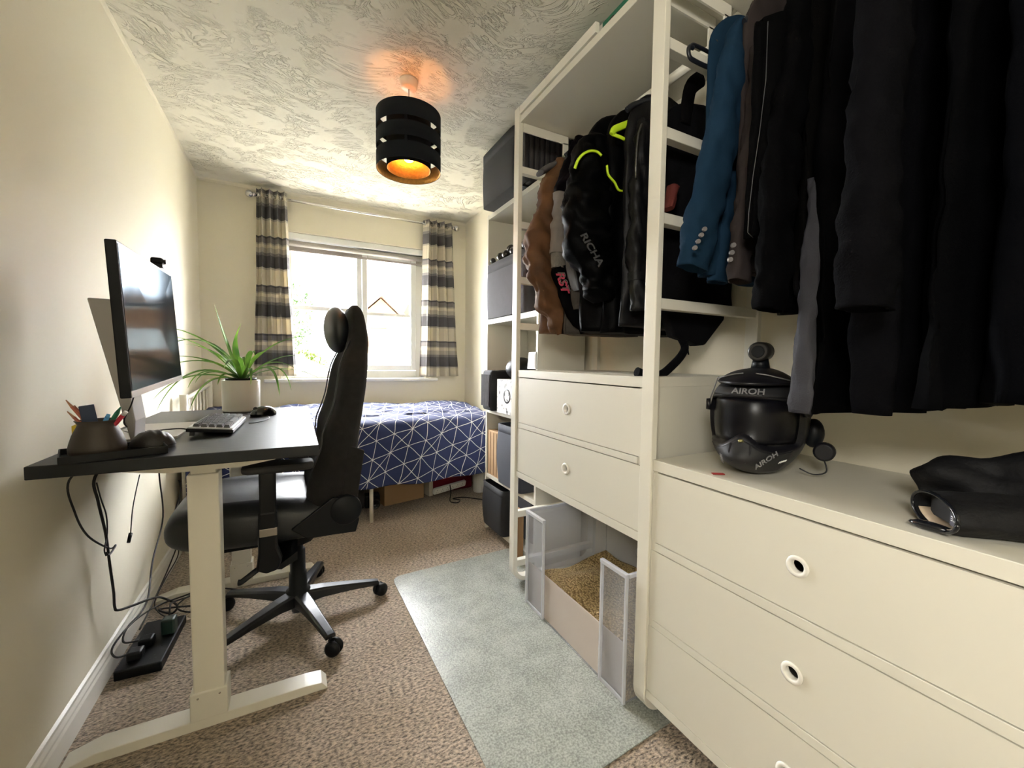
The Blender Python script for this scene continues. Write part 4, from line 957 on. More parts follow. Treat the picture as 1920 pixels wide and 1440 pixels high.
for (x, y, z, r), lb_ in zip([(1.13, 2.425, 1.752, .018), (1.15, 2.35, 1.762, .028), (1.145, 2.27, 1.760, .026), (1.19, 2.29, 1.80, .030), (1.16, 2.19, 1.765, .030), (1.18, 2.11, 1.77, .034), (1.15, 2.03, 1.763, .028)], BLAB):
    tag(B().ell((x, y, z), (r, r, r), 18, 10).build('bauble', BALL), lb_, 'bauble', 'baubles in the grey fabric box')
tag(B().box(1.12, 1.36, 1.96, 2.46, 1.7205, 1.735).build('dark_cloth', BLACKFAB, bevel=.006), 'dark cloth lying under the heap of baubles', 'cloth')
# middle compartment
f1 = thing('ribbed_file_box', (1.2, 2.40, .80), 'black ribbed accordion file standing in the bookcase', 'file')
b = B(); rs = []
for j in range(13):
    v = j/12; z = .801+.255*v; bul = .014*math.sin(PI*v)
    rs.append([(1.085-bul, 2.335, z), (1.085-bul, 2.465, z), (1.36, 2.465, z), (1.36, 2.335, z)])
b.rings(rs, smooth=False); b.build('cover', BLACKFAB, f1, bevel=.012)
b = B()
for k in range(9): b.box(1.069, 1.074, 2.343+k*.0135, 2.350+k*.0135, .83, 1.03)
b.build('ribs', GREYFAB, f1)
wb = thing('white_speckled_box', (1.2, 2.2, .80), 'white box with black circle print in the bookcase', 'box')
SPK = mat('speckled_white_print', (.75, .74, .72), .5); nt = SPK.node_tree
tc = nt.nodes.new('ShaderNodeTexCoord'); vo = nd(nt, 'ShaderNodeTexNoise', i_Scale=32.0, i_Detail=4.0); nt.links.new(tc.outputs['Object'], vo.inputs['Vector'])
crp = nt.nodes.new('ShaderNodeValToRGB'); nt.links.new(vo.outputs['Fac'], crp.inputs[0]); e = crp.color_ramp.elements; e[0].position = .36; e[0].color = (.12, .12, .12, 1); e[1].position = .42; e[1].color = (.78, .77, .75, 1)
nt.links.new(crp.outputs[0], nt.nodes['Principled BSDF'].inputs['Base Color'])
B().box(1.10, 1.32, 2.04, 2.285, .8008, 1.006).build('carton', SPK, wb, bevel=.002)
b = B(); b.lathe([(.035, -.001), (.043, -.001), (.043, 0), (.035, 0)], (1.0995, 2.15, .91), axis='x', n=36); b.build('ring_print', BLACKP, wb)
hb = B(); hb.ell((1.22, 2.20, 1.07), (.09, .11, .07), 24, 14); tag(hb.build('black_bowl', BLACKP), 'rounded black object behind the white speckled box', 'bowl')
tag(B().box(1.15, 1.38, 1.88, 2.03, .801, 1.05).build('black_box', BLACKFAB, bevel=.006), 'plain black box at the near end of the middle bookcase shelf', 'box')
# lower compartments
mg = thing('magazine_file', (1.25, 2.4, .374), 'brown cardboard magazine file in the lower bookcase', 'file')
B().box(1.125, 1.36, 2.30, 2.465, .3745, .665).build('case', CARD, mg, bevel=.002)
b = B()
for k in range(3): b.box(1.1235, 1.125, 2.33+k*.045, 2.337+k*.045, .38, .655)
b.build('edges', mat('dark_card_edge', (.2, .11, .05), .9), mg)
fabric_box(1.10, 1.37, 1.98, 2.275, .375, .735, mat('slate_fabric', (.05, .055, .072), .85, bump=.3, bump_s=400), 'fabric_basket', 'tall slate grey open basket in the lower bookcase', 'basket', open_top=True, group='baskets of the bookcase')
fabric_box(1.085, 1.37, 2.16, 2.455, .059, .335, BLACKFAB, 'fabric_basket', 'black open basket on the bottom shelf of the bookcase', 'basket', open_top=True, group='baskets of the bookcase')
fabric_box(1.13, 1.38, 1.885, 2.13, .12, .345, BLACKFAB, 'fabric_basket', 'second black basket nearer the wardrobe on the bottom shelf', 'basket', group='baskets of the bookcase')
tag(B().box(1.06, 1.10, 1.93, 2.02, .001, .30).build('brown_board', mat('brown_wood_board', (.33, .19, .09), .6, noise_s=6, noise_a=.15), bevel=.002), 'upright brown board leaning by the bottom of the bookcase', 'board')
fr = thing('picture_frame', (1.12, 1.86, .80), 'small white picture frame edge above the two-drawer unit', 'frame')
b = B(); b.prism([(1.815, 1.077), (1.90, 1.077), (1.885, 1.165), (1.815, 1.165)], 'x', 1.09, 1.10); b.build('board', UPVC, fr, bevel=.002)
B().box(1.0885, 1.09, 1.822, 1.885, 1.085, 1.155).build('picture', mat('pale_picture', (.6, .62, .62), .5), fr)
# ================================================================== LITTER BOX
lb = thing('litter_box', (1.15, 1.28, 0), 'clear plastic storage box cut open at the front as a litter tray', 'litter box')
X0_, X1_, Ya, Yb, H = .935, 1.40, .962, 1.60, .44; th = .003
b = B(); b.box(X0_, X1_, Yb-th, Yb, .006, H).box(X0_, X1_, Ya, Ya+th, .006, H).box(X1_-th, X1_, Ya, Yb, .006, H).box(X0_, X1_, Ya, Yb, .005, .009)
b.box(X0_, X0_+th, Ya, 1.085, .006, H).box(X0_, X0_+th, 1.455, Yb, .006, H)
b.build('tub', CLEARP, lb)
RIMP = mat('pale_blue_rim_plastic', (.72, .75, .88), .2)
b = B()
for ya, yb_ in ((Ya-.004, 1.085), (1.455, Yb+.004)):
    b.box(X0_-.012, X0_+.004, ya, yb_, H-.012, H+.002).box(X0_-.006, X0_, ya, yb_, .005, .02)
    b.box(X0_-.010, X0_+.002, ya, ya+.008, .005, H).box(X0_-.010, X0_+.002, yb_-.008, yb_, .005, H)
b.box(X0_, X1_+.01, Ya-.008, Ya+.002, H-.012, H+.002).box(X0_, X1_+.01, Yb-.002, Yb+.008, H-.012, H+.002).box(X1_-.002, X1_+.01, Ya, Yb, H-.012, H+.002)
b.build('rim', CLEARR, lb, bevel=.002)
B().box(X0_+.004, X0_+.008, Ya+.004, Yb-.004, .010, .20).build('front_panel', mat('cloudy_beige_plastic', (.60, .52, .46), .4), lb, bevel=.001)
B().lathe([(0, -.004), (.026, -.004), (.026, 0)], (X1_-.004, 1.36, .24), axis='x', n=24).build('sticker', UPVC, lb)
LIT = mat('wood_pellet_litter', (.36, .24, .10), .9); nt = LIT.node_tree
tc = nt.nodes.new('ShaderNodeTexCoord'); vo = nd(nt, 'ShaderNodeTexVoronoi', i_Scale=130.0); nt.links.new(tc.outputs['Object'], vo.inputs['Vector'])
crp = nt.nodes.new('ShaderNodeValToRGB'); nt.links.new(vo.outputs['Distance'], crp.inputs[0]); e = crp.color_ramp.elements; e[0].color = (.72, .52, .24, 1); e[1].position = .8; e[1].color = (.22, .14, .05, 1)
nt.links.new(crp.outputs[0], nt.nodes['Principled BSDF'].inputs['Base Color'])
bp = nd(nt, 'ShaderNodeBump', i_Strength=1.0, i_Distance=.006, invert=True); nt.links.new(vo.outputs['Distance'], bp.inputs['Height']); nt.links.new(bp.outputs[0], nt.nodes['Principled BSDF'].inputs['Normal'])
def lfn(u, v):
    x = X0_+.0095+(X1_-X0_-.014)*u; y = Ya+.004+(Yb-Ya-.008)*v
    z = .115+.06*math.exp(-((x-1.05)**2/.02+(y-1.42)**2/.02))+.03*math.exp(-((x-1.1)**2/.03+(y-1.15)**2/.01))+.035*noise.noise(Vector((x*6, y*6, 0)))
    z += .06*max(0, u-.4)
    if u in (0, 1) or v in (0, 1): z = .0095
    return (x, y, z)
lt = tag(B().grid(lfn, 60, 80).build('litter', LIT), 'golden wood-pellet litter heaped inside the clear plastic box', 'litter', kind='stuff')
# ================================================================== HELMET
HC = Vector((1.128, .685, .985))
fd = Vector((-.945, -.325, 0)).normalized(); sd = Vector((fd.y, -fd.x, 0)); zd = Vector((0, 0, 1))
if sd.dot(RT) < 0: sd = -sd
xx = sd
hm = thing('motorcycle_helmet', (HC.x, HC.y, .829), 'black adventure motorcycle helmet on the near drawer unit', 'helmet')
HB = mat('satin_black_shell', (.008, .008, .011), .38, spec=.35); HD = mat('dark_grey_shell', (.018, .018, .02), .55, spec=.3); HG = mat('grey_lettering', (.20, .20, .21), .5)
def H_(f, s, z): return HC + fd*f + sd*s + zd*z
def sst(x): x = max(0, min(1, x)); return x*x*(3-2*x)
def hsurf(t, ph, port=True, rad=1.0):
    """helmet surface at azimuth t (0 = face) and elevation ph, degrees"""
    tr_, pr_ = math.radians(t), math.radians(ph); cp_, ct = (math.cos(pr_) if ph > 0 else math.cos(pr_)**.62), math.cos(tr_)
    f = .150*cp_*ct; s_ = .118*cp_*math.sin(tr_); z = (.125 if ph > 0 else .160)*math.sin(pr_)
    front = max(0, ct)
    ch_ = math.exp(-((ph+42)/17)**2)*front**4
    f += .040*ch_; k = math.exp(-((ph+40)/25)**2)*front; f += .012*k; s_ *= 1-.10*math.exp(-((ph+62)/22)**2)
    if ct < 0: f *= 1.0+.04*math.exp(-((ph-10)/30)**2)
    if port:
        lo = -27+10*math.exp(-(t/17)**2)-4*math.exp(-((abs(t)-45)/20)**2); hi = 24-6*(t/75)**2
        g = sst((ph-lo)/3.5)*sst((hi-ph)/3.5)*sst((76-abs(t))/5)
        q = 1-.17*g; f *= q; s_ *= q
    return [f*rad, s_*rad, max(z, -.1545)]
def hpatch(t0, t1, p0, p1, rad, nu=24, nv=10, port=False):
    b = B(); b.grid(lambda u, v: H_(*hsurf(t0+(t1-t0)*u, p0+(p1-p0)*v, port, rad)), nu, nv); return b
b = B(); rr = []
for j in range(91):
    ph = -88+177*j/90; rr.append([H_(*hsurf(-180+360*i/120, ph)) for i in range(120)])
b.rings(rr); b.build('shell', HB, hm)
hpatch(-72, 72, -24, 21, .90).build('visor', mat('dark_visor', (.004, .004, .006), .30, spec=.2), hm, solid=.002)
# chin guard plate with its vent
b = B(); b.grid(lambda u, v: H_(*hsurf(-62+124*u, -62+(35+9*math.exp(-((u-.5)*124/17)**2)-4*math.exp(-((abs(u-.5)*124-45)/20)**2)-2)*v, False, 1.015)), 60, 20)
cb = b.build('chin_guard', HD, hm, solid=.003)
b = B(); rr = []
for ph, w_ in ((-24, 13), (-32, 14), (-42, 10), (-52, 4)):
    rr.append([H_(*hsurf(-w_, ph, False, 1.03)), H_(*hsurf(w_, ph, False, 1.03)), H_(*hsurf(w_, ph, False, 1.0)), H_(*hsurf(-w_, ph, False, 1.0))])
b.rings(rr, smooth=False); b.build('chin_vent', HB, cb, bevel=.003)
B().tube([H_(*hsurf(0, -20, False, 1.035)), H_(*hsurf(1, -22, False, 1.035))], .006, 8).build('vent_stud', mat('brass_stud', (.30, .28, .12), .4, .5), cb)
# peak
def pk(u, v):
    t = -68+136*u; ph = 36+38*v; p_ = hsurf(t, ph, False, 1.05)
    r_ = (1-v)**1.5*math.cos(math.radians(t))**2
    p_[0] += .030*r_; p_[2] += .012*(1-v)
    return H_(*p_)
B().grid(pk, 40, 16).build('peak', HB, hm, solid=.006)
EDG = mat('grey_edge_line', (.16, .16, .16), .35)
for s in (-1, 1):
    pts = [pk(.5+s*u_, v_)+zd*.004 for u_, v_ in ((.08, .42), (.2, .34), (.32, .20), (.42, .08), (.5, .0))]+[H_(*hsurf(s*74, 8, False, 1.04))]
    B().tube(smooth_path([tuple(q) for q in pts], 4), .0018, 6).build('peak_edge', EDG, hm)
for s in (-1, 1):
    q0, q1 = hsurf(s*74, 8, False, 1.0), hsurf(s*74, 8, False, 1.09)
    B().tube([H_(*q0), H_(*q1)], [.017, .015], 20).build('peak_screw', HB, hm)
def htext(t, ph, size, rad, name='brand_lettering', roll=0, m=HG):
    c = H_(*hsurf(t, ph, False, rad)); e = (H_(*hsurf(t+4, ph, False, rad))-H_(*hsurf(t-4, ph, False, rad))).normalized(); n_ = (H_(*hsurf(t, ph+4, False, rad))-H_(*hsurf(t, ph-4, False, rad))).normalized()
    if e.dot(RT) < 0: e = -e
    cr, sr = math.cos(math.radians(roll)), math.sin(math.radians(roll))
    xd, yd = e*cr+n_*sr, n_*cr-e*sr
    if xd.cross(yd).dot(H_(*hsurf(t, ph, False, 1.1))-H_(*hsurf(t, ph, False, 1))) < 0: pass
    text(name, 'AIROH', size, m, hm, c, xd, yd, bold=.0005)
B().grid(lambda u, v: H_(*hsurf(-60+120*u, 25+12*v, False, 1.03)), 40, 4).build('brow_band', HD, hm, solid=.002)
htext(3, 31, .024, 1.075); htext(31, -38, .021, 1.085, roll=38); htext(-24, -42, .013, 1.075, roll=-62); htext(52, -42, .008, 1.06, 'side_mark', 12, UPVC)
# comm unit + camera
ac = thing('action_camera', tuple(H_(.0, 0, .12)), 'round black action camera mounted on top of the helmet', 'camera')
b = B(); b.cyl(H_(.0, 0, .118), H_(.0, 0, .148), .024, .018, n=20); b.build('mount', BLACKP, ac)
b = B(); p0 = H_(-.035, 0, .168); p1 = H_(.035, 0, .166); b.tube([p0, p0+(p1-p0)*.08, p0+(p1-p0)*.92, p1], [.020, .026, .026, .021], 24); b.build('camera_body', mat('camera_black', (.02, .018, .016), .4), ac)
b = B(); b.tube([p1, p1+fd*.004], [.016, .015], 20); b.build('lens', BLACKP, ac)
cu_ = thing('helmet_intercom', tuple(H_(-.03, 0, -.06)+xx*.13), 'black intercom with dial and cable on the helmet side', 'intercom')
b = B(); b.ell(tuple(H_(-.03, 0, -.045)+xx*.122), (.024, .024, .038)); b.build('unit', BLACKP, cu_)
c_ = H_(.0, 0, -.085)+xx*.150; b = B(); b.tube([c_-fd*.014, c_-fd*.010, c_+fd*.010, c_+fd*.014], [.018, .023, .023, .018], 20); b.build('dial', HB, cu_)
B().tube(smooth_path([c_+zd*-.02, c_+xx*.006-zd*.05, c_-xx*.02-zd*.062, c_-xx*.05-zd*.052], 6), .0018, 6).build('lead', CABLE, cu_)
B().box(0, .03, -.006, .006, 0, .002).build('red_strap_tab', mat('red_webbing', (.35, .02, .015), .8)).location = tuple(onz(1362, 889, .829)+Vector((-.01, 0, .001)))
o = bpy.data.objects['red_strap_tab']; tag(o, 'small red strap tab poking out beneath the helmet chin', 'strap'); o.rotation_euler = (0, 0, 2.6)
# ================================================================== GLOVES
GL = mat('black_glove_leather', (.006, .006, .007), .7, noise_s=20, noise_a=.3, bump=.5, bump_s=90, spec=.25)
g1 = thing('motorcycle_glove', (1.04, .27, .829), 'black motorcycle gauntlet glove with beige lining facing out', 'glove')
def gp(u, v, Y): return on(u, v, Y)
cuff_c = onz(1750, 958, .862)
ax = Vector((.66, -.74, .03)).normalized()
cf_pts = [cuff_c, cuff_c+ax*.03, cuff_c+ax*.08, cuff_c+ax*.13, cuff_c+ax*.17]
b = B(); rr = []
for i, (p, ra, rb) in enumerate(zip(cf_pts, (.066, .062, .055, .050, .045), (.030, .032, .034, .036, .03))):
    s_ = ax.cross(zd).normalized(); u_ = s_.cross(ax)
    rr.append([p+s_*ra*math.cos(t)+u_*rb*math.sin(t)+(zd+s_)*.012*noise.noise(Vector((i*.9, t*1.3, 0)))*(0 if i == 0 else 1) for t in [2*PI*k/28 for k in range(28)]])
b.rings(rr, cap0=False); b.build('gauntlet', GL, g1, solid=.003)
b = B(); b.tube([cuff_c+ax.cross(zd).normalized()*.066*math.cos(t)+zd*.030*math.sin(t) for t in [2*PI*k/28 for k in range(29)]], .0035, 6); b.build('cuff_binding', GLOSSB, g1)
LIN = mat('beige_glove_lining', (.62, .50, .36), .8, noise_s=60, noise_a=.15)
s_ = ax.cross(zd).normalized()
def lf(u, v):
    a = math.radians(200+130*u); return cuff_c+ax*(.004+.05*v)+s_*.058*math.cos(a)+zd*(.026*math.sin(a))
B().grid(lf, 14, 6).build('lining', LIN, g1, solid=.001)
b = B(); b.grid(lambda u, v: cuff_c+ax*(.02)+s_*(.05-.1*u)+zd*(-.018+.036*v), 2, 2); b.build('cuff_shade_sheet', mat('cuff_shade_black', (.02, .02, .02), .9), g1)  # flat dark sheet across the cuff stands in for the shade inside
tl = cuff_c-ax*.002; right_ = s_ if s_.dot(RT) > 0 else -s_
b = B(); b.grid(lambda u, v: tl-right_*(.052-.026*u)+zd*(-.014+.026*v)+ax*.012, 2, 2); b.build('care_label', mat('grey_care_label', (.10, .10, .12), .7), g1)
text('label_mark', 'CE', .012, mat('label_white', (.6, .6, .6), .6), g1, tl-right_*.040+ax*.010-zd*.001, right_, zd)
# palm and fingers
def finger(b, base, d, L, r, curl):
    pts = []; p = Vector(base); dd = Vector(d).normalized()
    for k in range(8):
        pts.append((p.copy(), r*(1-.04*k) if k < 7 else r*.55)); p += dd*L/7; dd = (dd-zd*curl*.12).normalized()
    b.tube([q for q, _ in pts], [q for _, q in pts], 12, wr=.003)
pc = cuff_c+ax*.20
b = B(); b.ell(tuple(pc), (.055, .062, .032), 28, 14, disp=lambda p, n: p+Vector(n)*.006*noise.noise(p*30)); b.build('palm', GL, g1)
for k, (off, L) in enumerate(((-.036, .060), (-.012, .072), (.014, .068), (.037, .052))):
    b = B(); finger(b, pc+ax*.035+s_*off, ax+s_*off*2, L, .0135, .8); b.build('finger', GL, g1)
b = B(); finger(b, pc-right_*.035, ax*.6-right_*.8, .06, .0145, .4); b.build('thumb', GL, g1)
g2 = thing('motorcycle_glove', (1.14, .25, .829), 'second black motorcycle glove lying folded behind the first', 'glove')
b = B(); b.tube(smooth_path([(1.17, .345, .862), (1.165, .31, .882), (1.17, .26, .898), (1.18, .20, .892), (1.20, .14, .87)], 6), [(.030+.016*math.sin(i*.13), .055) for i in range(25)], 32, wr=.035, seed=5); b.build('hand', GL, g2)
for k in range(4): b = B(); finger(b, (1.13+k*.03, .12, .872), (0.1, -1, -.1), .07, .0135, .5); b.build('finger', GL, g2)
tag(B().ell((.985, .285, .838), (.012, .03, .0075), 20, 8).build('strap_tab', GLOSSB), 'small oval black strap tab in front of the glove', 'strap')
# ================================================================== CLOTHES
def fabric(name, col, rough=.85, bump=.25, bs=350, sheen=.0): return mat(name, [c*(.16 if max(col) > .06 else .075) for c in col], rough, noise_s=25, noise_a=.2, bump=bump, bump_s=bs, sheen=sheen, spec=.04)
HK = mat('steel_hook', (.6, .58, .52), .3, .9)
def hanger(y, m, label, z=2.125, yaw=0, drop=.115, w_=.21, x=1.2, r=.0045, group='clothes hangers on the rails'):
    t = thing('coat_hanger', (x, y, z), label, 'hanger', group)
    c, s = math.cos(yaw), math.sin(yaw)
    def q(a, dz): return (x+a*c, y+a*s, z+dz)
    hk = [q(-.012, -.010), q(-.0185, .003), q(-.013, .0165), q(0, .0205), q(.015, .015), q(.0195, 0), q(.014, -.022), q(.002, -.036), q(0, -.06)]
    B().tube(smooth_path(hk, 5), .0017, 8).build('hook', HK, t)
    b = B(); b.tube(smooth_path([q(-w_, -drop-.03), q(-w_*.8, -drop+.0), q(-.06, -.075), q(0, -.058), q(.06, -.075), q(w_*.8, -drop), q(w_, -drop-.03)], 6), [(r*2.2, r*1.3)]*37, 10); b.build('shoulder_bar', m, t)
    return t
def torso(b, y, x0, x1, zh, zs, zn, th, seed, xn=1.2, drift=0, fold=.012, hemtilt=0, nu=64, nv=46):
    """hanging body of a garment: front edge x0, back edge x1, hem zh, shoulder zs, neck zn"""
    rr = []
    for j in range(nv+1):
        v = j/nv
        z = zh+(zn-zh)*v
        if z > zs:
            k = (z-zs)/(zn-zs); sh = (1-k)**1.0; a0 = xn-(xn-x0)*(.16+.84*math.sqrt(max(0, 1-k**1.7))); a1 = xn+(x1-xn)*(.16+.84*math.sqrt(max(0, 1-k**1.7))); tt = th*(.75-.25*k)
        else: a0, a1, tt = x0, x1, th*(1-.25*v)
        cx, hx = (a0+a1)/2, (a1-a0)/2; ring = []
        for i in range(nu):
            t = 2*PI*i/nu; xx_ = sgp(math.cos(t), .75); yy_ = sgp(math.sin(t), .8)
            x = cx+hx*xx_; fo = fold*noise.noise(Vector((x*15, seed*3.7+(1 if yy_ > 0 else 0)*9, z*2.2)))*(1.3-v)+.004*noise.noise(Vector((x*30, seed, z*14)))
            zz = z+hemtilt*(x-cx)*(1-v)+(.012*noise.noise(Vector((x*6, seed, 0))) if j == 0 else 0)
            ring.append((x+.005*noise.noise(Vector((z*9, seed, yy_))), y+drift*(1-v)+tt/2*yy_+fo*2, zz))
        rr.append(ring)
    return b.rings(rr)
def sleeve(b, pts, seed=0, wr=.012, n=32, hollow=True, k=8, flat=.8):
    """pts: (point, half width x, half depth y)"""
    P = smooth_path([(p.x, p.y, p.z, a, c) for p, a, c in pts], k)
    path = [Vector(q[:3]) for q in P]; rad = [(q[3], q[4]) for q in P]
    if hollow:
        d = (path[-1]-path[-2]).normalized()
        path += [path[-1]+d*.001, path[-1]-d*.03]; rad += [(rad[-1][0]*.88, rad[-1][1]*.85), (rad[-1][0]*.8, rad[-1][1]*.75)]
    # keep a steady frame: widths lie along x, depths along y
    rr = []
    for i, p in enumerate(path):
        t = (path[min(i+1, len(pts)*k-k)]-path[max(min(i, len(pts)*k-k)-1, 0)]).normalized() if True else None
        a = Vector((0, 1, 0)).cross(t)
        if a.length < .1: a = Vector((1, 0, 0))
        a.normalize()
        if a.x < 0: a = -a
        b_ = Vector((0, 1, 0)); ring = []
        for q in range(n):
            th = 2*PI*q/n; c, s = sgp(math.cos(th), flat), sgp(math.sin(th), flat)
            w_ = wr*noise.noise(Vector((p.x*10+seed, c*1.5, p.z*17)))*(1 if i < len(path)-2 else .5)+wr*.5*noise.noise(Vector((seed, p.z*38, s*2+c)))+wr*.30*math.sin(p.z*75+c*2.6+s*1.3+5*noise.noise(Vector((p.z*7, seed, c))))
            ring.append(p+a*(rad[i][0]+w_)*c+b_*(rad[i][1]+w_)*s)
        rr.append(ring)
    return b.rings(rr)
PX_ = lambda hw, Y, u=1100: hw/F_PX*((on(u, 650, Y)-CP).dot(FW))       # half width in pixels -> metres at that depth
def tr_sleeve(b, pts, seed, wr=.012, dep=.8, hollow=True):
    out = []
    for u, v, hw, Y in pts:
        p = on(u, v, Y); dpt = (p-CP).dot(FW); a = hw/F_PX*dpt
        out.append((p, a*1.12, max(a*dep, .02)))
    return sleeve(b, out, seed, wr, hollow=hollow)
# ---- brown suede jacket
BRN = mat('brown_suede', (.085, .033, .008), .8, noise_s=12, noise_a=.85, bump=.5, bump_s=35)
t = thing('brown_jacket', (1.2, 1.6, 2.1), 'tan brown suede jacket, farthest on the jacket rail', 'jacket', 'clothes on the jacket rail')
b = B(); torso(b, 1.60, .99, 1.42, 1.245, 1.90, 2.06, .10, 1, fold=.02); b.build('body', BRN, t)
b = B(); tr_sleeve(b, [(1062, 318, 16, 1.58), (1040, 350, 22, 1.575), (1027, 400, 24, 1.57), (1017, 450, 27, 1.56), (1014, 500, 27, 1.55), (1025, 550, 24, 1.53), (1047, 595, 19, 1.52), (1060, 618, 17, 1.51)], 2, .022); b.build('sleeve', BRN, t)
b = B(); b.tube(smooth_path([tuple(on(1012, 325, 1.60)), tuple(on(1026, 316, 1.60)), tuple(on(1045, 310, 1.60)), tuple(on(1075, 300, 1.60))], 4), [(.012+.001*i, .03) for i in range(13)], 12); b.build('collar', mat('grey_collar_cloth', (.07, .065, .07), .8), t)
# ---- grey, white and black textile jacket
GW = [fabric('purple_black_cloth', (.035, .022, .035)), fabric('off_white_panel', (1.17, 1.04, 0.94)), fabric('stone_grey_panel', (0.44, 0.38, 0.33)), fabric('charcoal_panel', (.022, .022, .026))]
t = thing('textile_jacket', (1.2, 1.48, 2.1), 'grey, white and black textile motorcycle jacket beside the brown one', 'jacket', 'clothes on the jacket rail')
b = B(); torso(b, 1.475, 1.02, 1.42, 1.235, 1.92, 2.07, .09, 3, fold=.02); b.build('body', GW[2], t)
b = B(); tr_sleeve(b, [(1095, 270, 18, 1.455), (1075, 320, 22, 1.45), (1066, 350, 22, 1.45), (1062, 372, 21, 1.45)], 3, .012, hollow=False); b.build('shoulder', GW[0], t)
b = B(); tr_sleeve(b, [(1061, 368, 20, 1.45), (1057, 410, 20, 1.448), (1052, 450, 19, 1.446), (1050, 478, 18, 1.445)], 4, .010, hollow=False); ua = b.build('upper_sleeve', GW[1], t)
b = B(); tr_sleeve(b, [(1049, 476, 15, 1.443), (1048, 490, 14.5, 1.443), (1048, 503, 14, 1.443)], 5, .004, hollow=False); b.build('ribbed_elbow', fabric('ribbed_cream', (1.09, 0.99, 0.86), bump=.8, bs=120), t)
b = B(); tr_sleeve(b, [(1050, 500, 15, 1.442), (1058, 530, 17, 1.44), (1070, 560, 18, 1.435), (1086, 595, 16, 1.43), (1098, 620, 13, 1.425)], 6, .010); b.build('lower_sleeve', GW[3], t)
PK = mat('pink_red_lettering', (.50, .05, .10), .6)
d1 = (on(1071, 560, 1.40)-on(1048, 485, 1.40)).normalized(); up1 = d1.cross(Vector((0, -1, 0)))
text('sleeve_lettering', 'RST', .05, GW[1], t, on(1056, 526, 1.385), d1, Vector((1, 0, .3)), bold=-.0005, shear=.3)
text('sleeve_lettering', 'RST', .05, PK, t, on(1054, 529, 1.389), d1, Vector((1, 0, .3)), bold=.0015, shear=.3)
b = B(); tr_sleeve(b, [(1070, 470, 9, 1.40), (1076, 510, 11, 1.40), (1080, 550, 11, 1.40), (1082, 580, 8, 1.40)], 7, .010, hollow=False); b.build('front_panel', GW[2], t)
b = B(); tr_sleeve(b, [(1062, 470, 3, 1.385), (1070, 500, 5, 1.38), (1076, 530, 6, 1.38), (1080, 545, 2, 1.38)], 8, .004, hollow=False); b.build('pale_piping', fabric('pale_blue_white', (1.30, 1.35, 1.56)), t)
# ---- black jacket with lime piping
BJ = fabric('black_nylon', (.014, .015, .018), .5, .2, 200, 0); LIME = mat('neon_lime', (.55, .80, .02), .5)
t = thing('black_touring_jacket', (1.2, 1.3, 2.1), 'black textile motorcycle jacket with lime shoulder piping', 'jacket', 'clothes on the jacket rail')
b = B(); torso(b, 1.30, .99, 1.43, 1.235, 1.93, 2.09, .12, 9, fold=.02); b.build('body', BJ, t)
b = B(); torso(b, 1.22, 1.02, 1.43, 1.225, 1.93, 2.08, .10, 10, fold=.02); b.build('front_body', BJ, t)
b = B(); tr_sleeve(b, [(1125, 268, 26, 1.27), (1108, 310, 36, 1.26), (1100, 360, 38, 1.25), (1096, 410, 39, 1.24), (1102, 460, 38, 1.23), (1115, 500, 33, 1.22), (1130, 535, 27, 1.21), (1138, 562, 22, 1.205)], 11, .022); sl = b.build('sleeve', BJ, t)
b = B(); b.tube(smooth_path([tuple(on(1078, 316, 1.225)), tuple(on(1084, 300, 1.21)), tuple(on(1095, 288, 1.20)), tuple(on(1108, 283, 1.195)), tuple(on(1120, 285, 1.19)), tuple(on(1128, 292, 1.185))], 5), [(.0045, .007)]*26, 8); b.build('lime_shoulder_piping', LIME, t)
b = B(); b.tube(smooth_path([tuple(on(u, v, 1.155)) for u, v in ((1138, 310), (1140, 326), (1146, 335), (1153, 343), (1158, 354), (1164, 358), (1174, 358))], 4), [(.0035, .005)]*25, 8); b.build('lime_chest_piping', LIME, t)
LG = mat('dark_grey_lettering', (.055, .055, .06), .4)
d2 = (on(1128, 498, 1.12)-on(1097, 445, 1.15)).normalized()
text('sleeve_lettering', 'RICHA', .042, LG, t, on(1110, 468, 1.128), d2, Vector((1, .15, .7)), bold=.001)
# ---- black leather jacket next to the nearer frame
LE = mat('black_leather_jacket', (.005, .005, .006), .5, noise_s=20, noise_a=.3, bump=.3, bump_s=60, spec=.2)
t = thing('black_leather_jacket', (1.2, 1.12, 2.1), 'black leather jacket with exposed zip beside the nearer ladder frame', 'jacket', 'clothes on the jacket rail')
b = B(); torso(b, 1.13, 1.03, 1.43, 1.245, 1.92, 2.08, .07, 12, fold=.014); b.build('body', LE, t)
b = B(); tr_sleeve(b, [(1208, 225, 10, 1.10), (1203, 290, 15, 1.09), (1199, 360, 17, 1.08), (1196, 440, 18, 1.07), (1196, 520, 17, 1.065), (1199, 582, 15, 1.06)], 13, .012); b.build('sleeve', LE, t)
b = B(); b.tube([tuple(on(u, v, 1.05)) for u, v in ((1203, 232), (1197, 250), (1194, 275), (1192, 310), (1192, 335))], [(.003, .004)]*5, 6); b.build('zip', mat('zip_metal', (.12, .12, .12), .35, .8), t)
b = B(); tr_sleeve(b, [(1197, 512, 19, 1.064), (1197, 520, 19, 1.064), (1197, 527, 19, 1.064)], 14, 0, hollow=False); b.build('wrist_strap', LE, t)
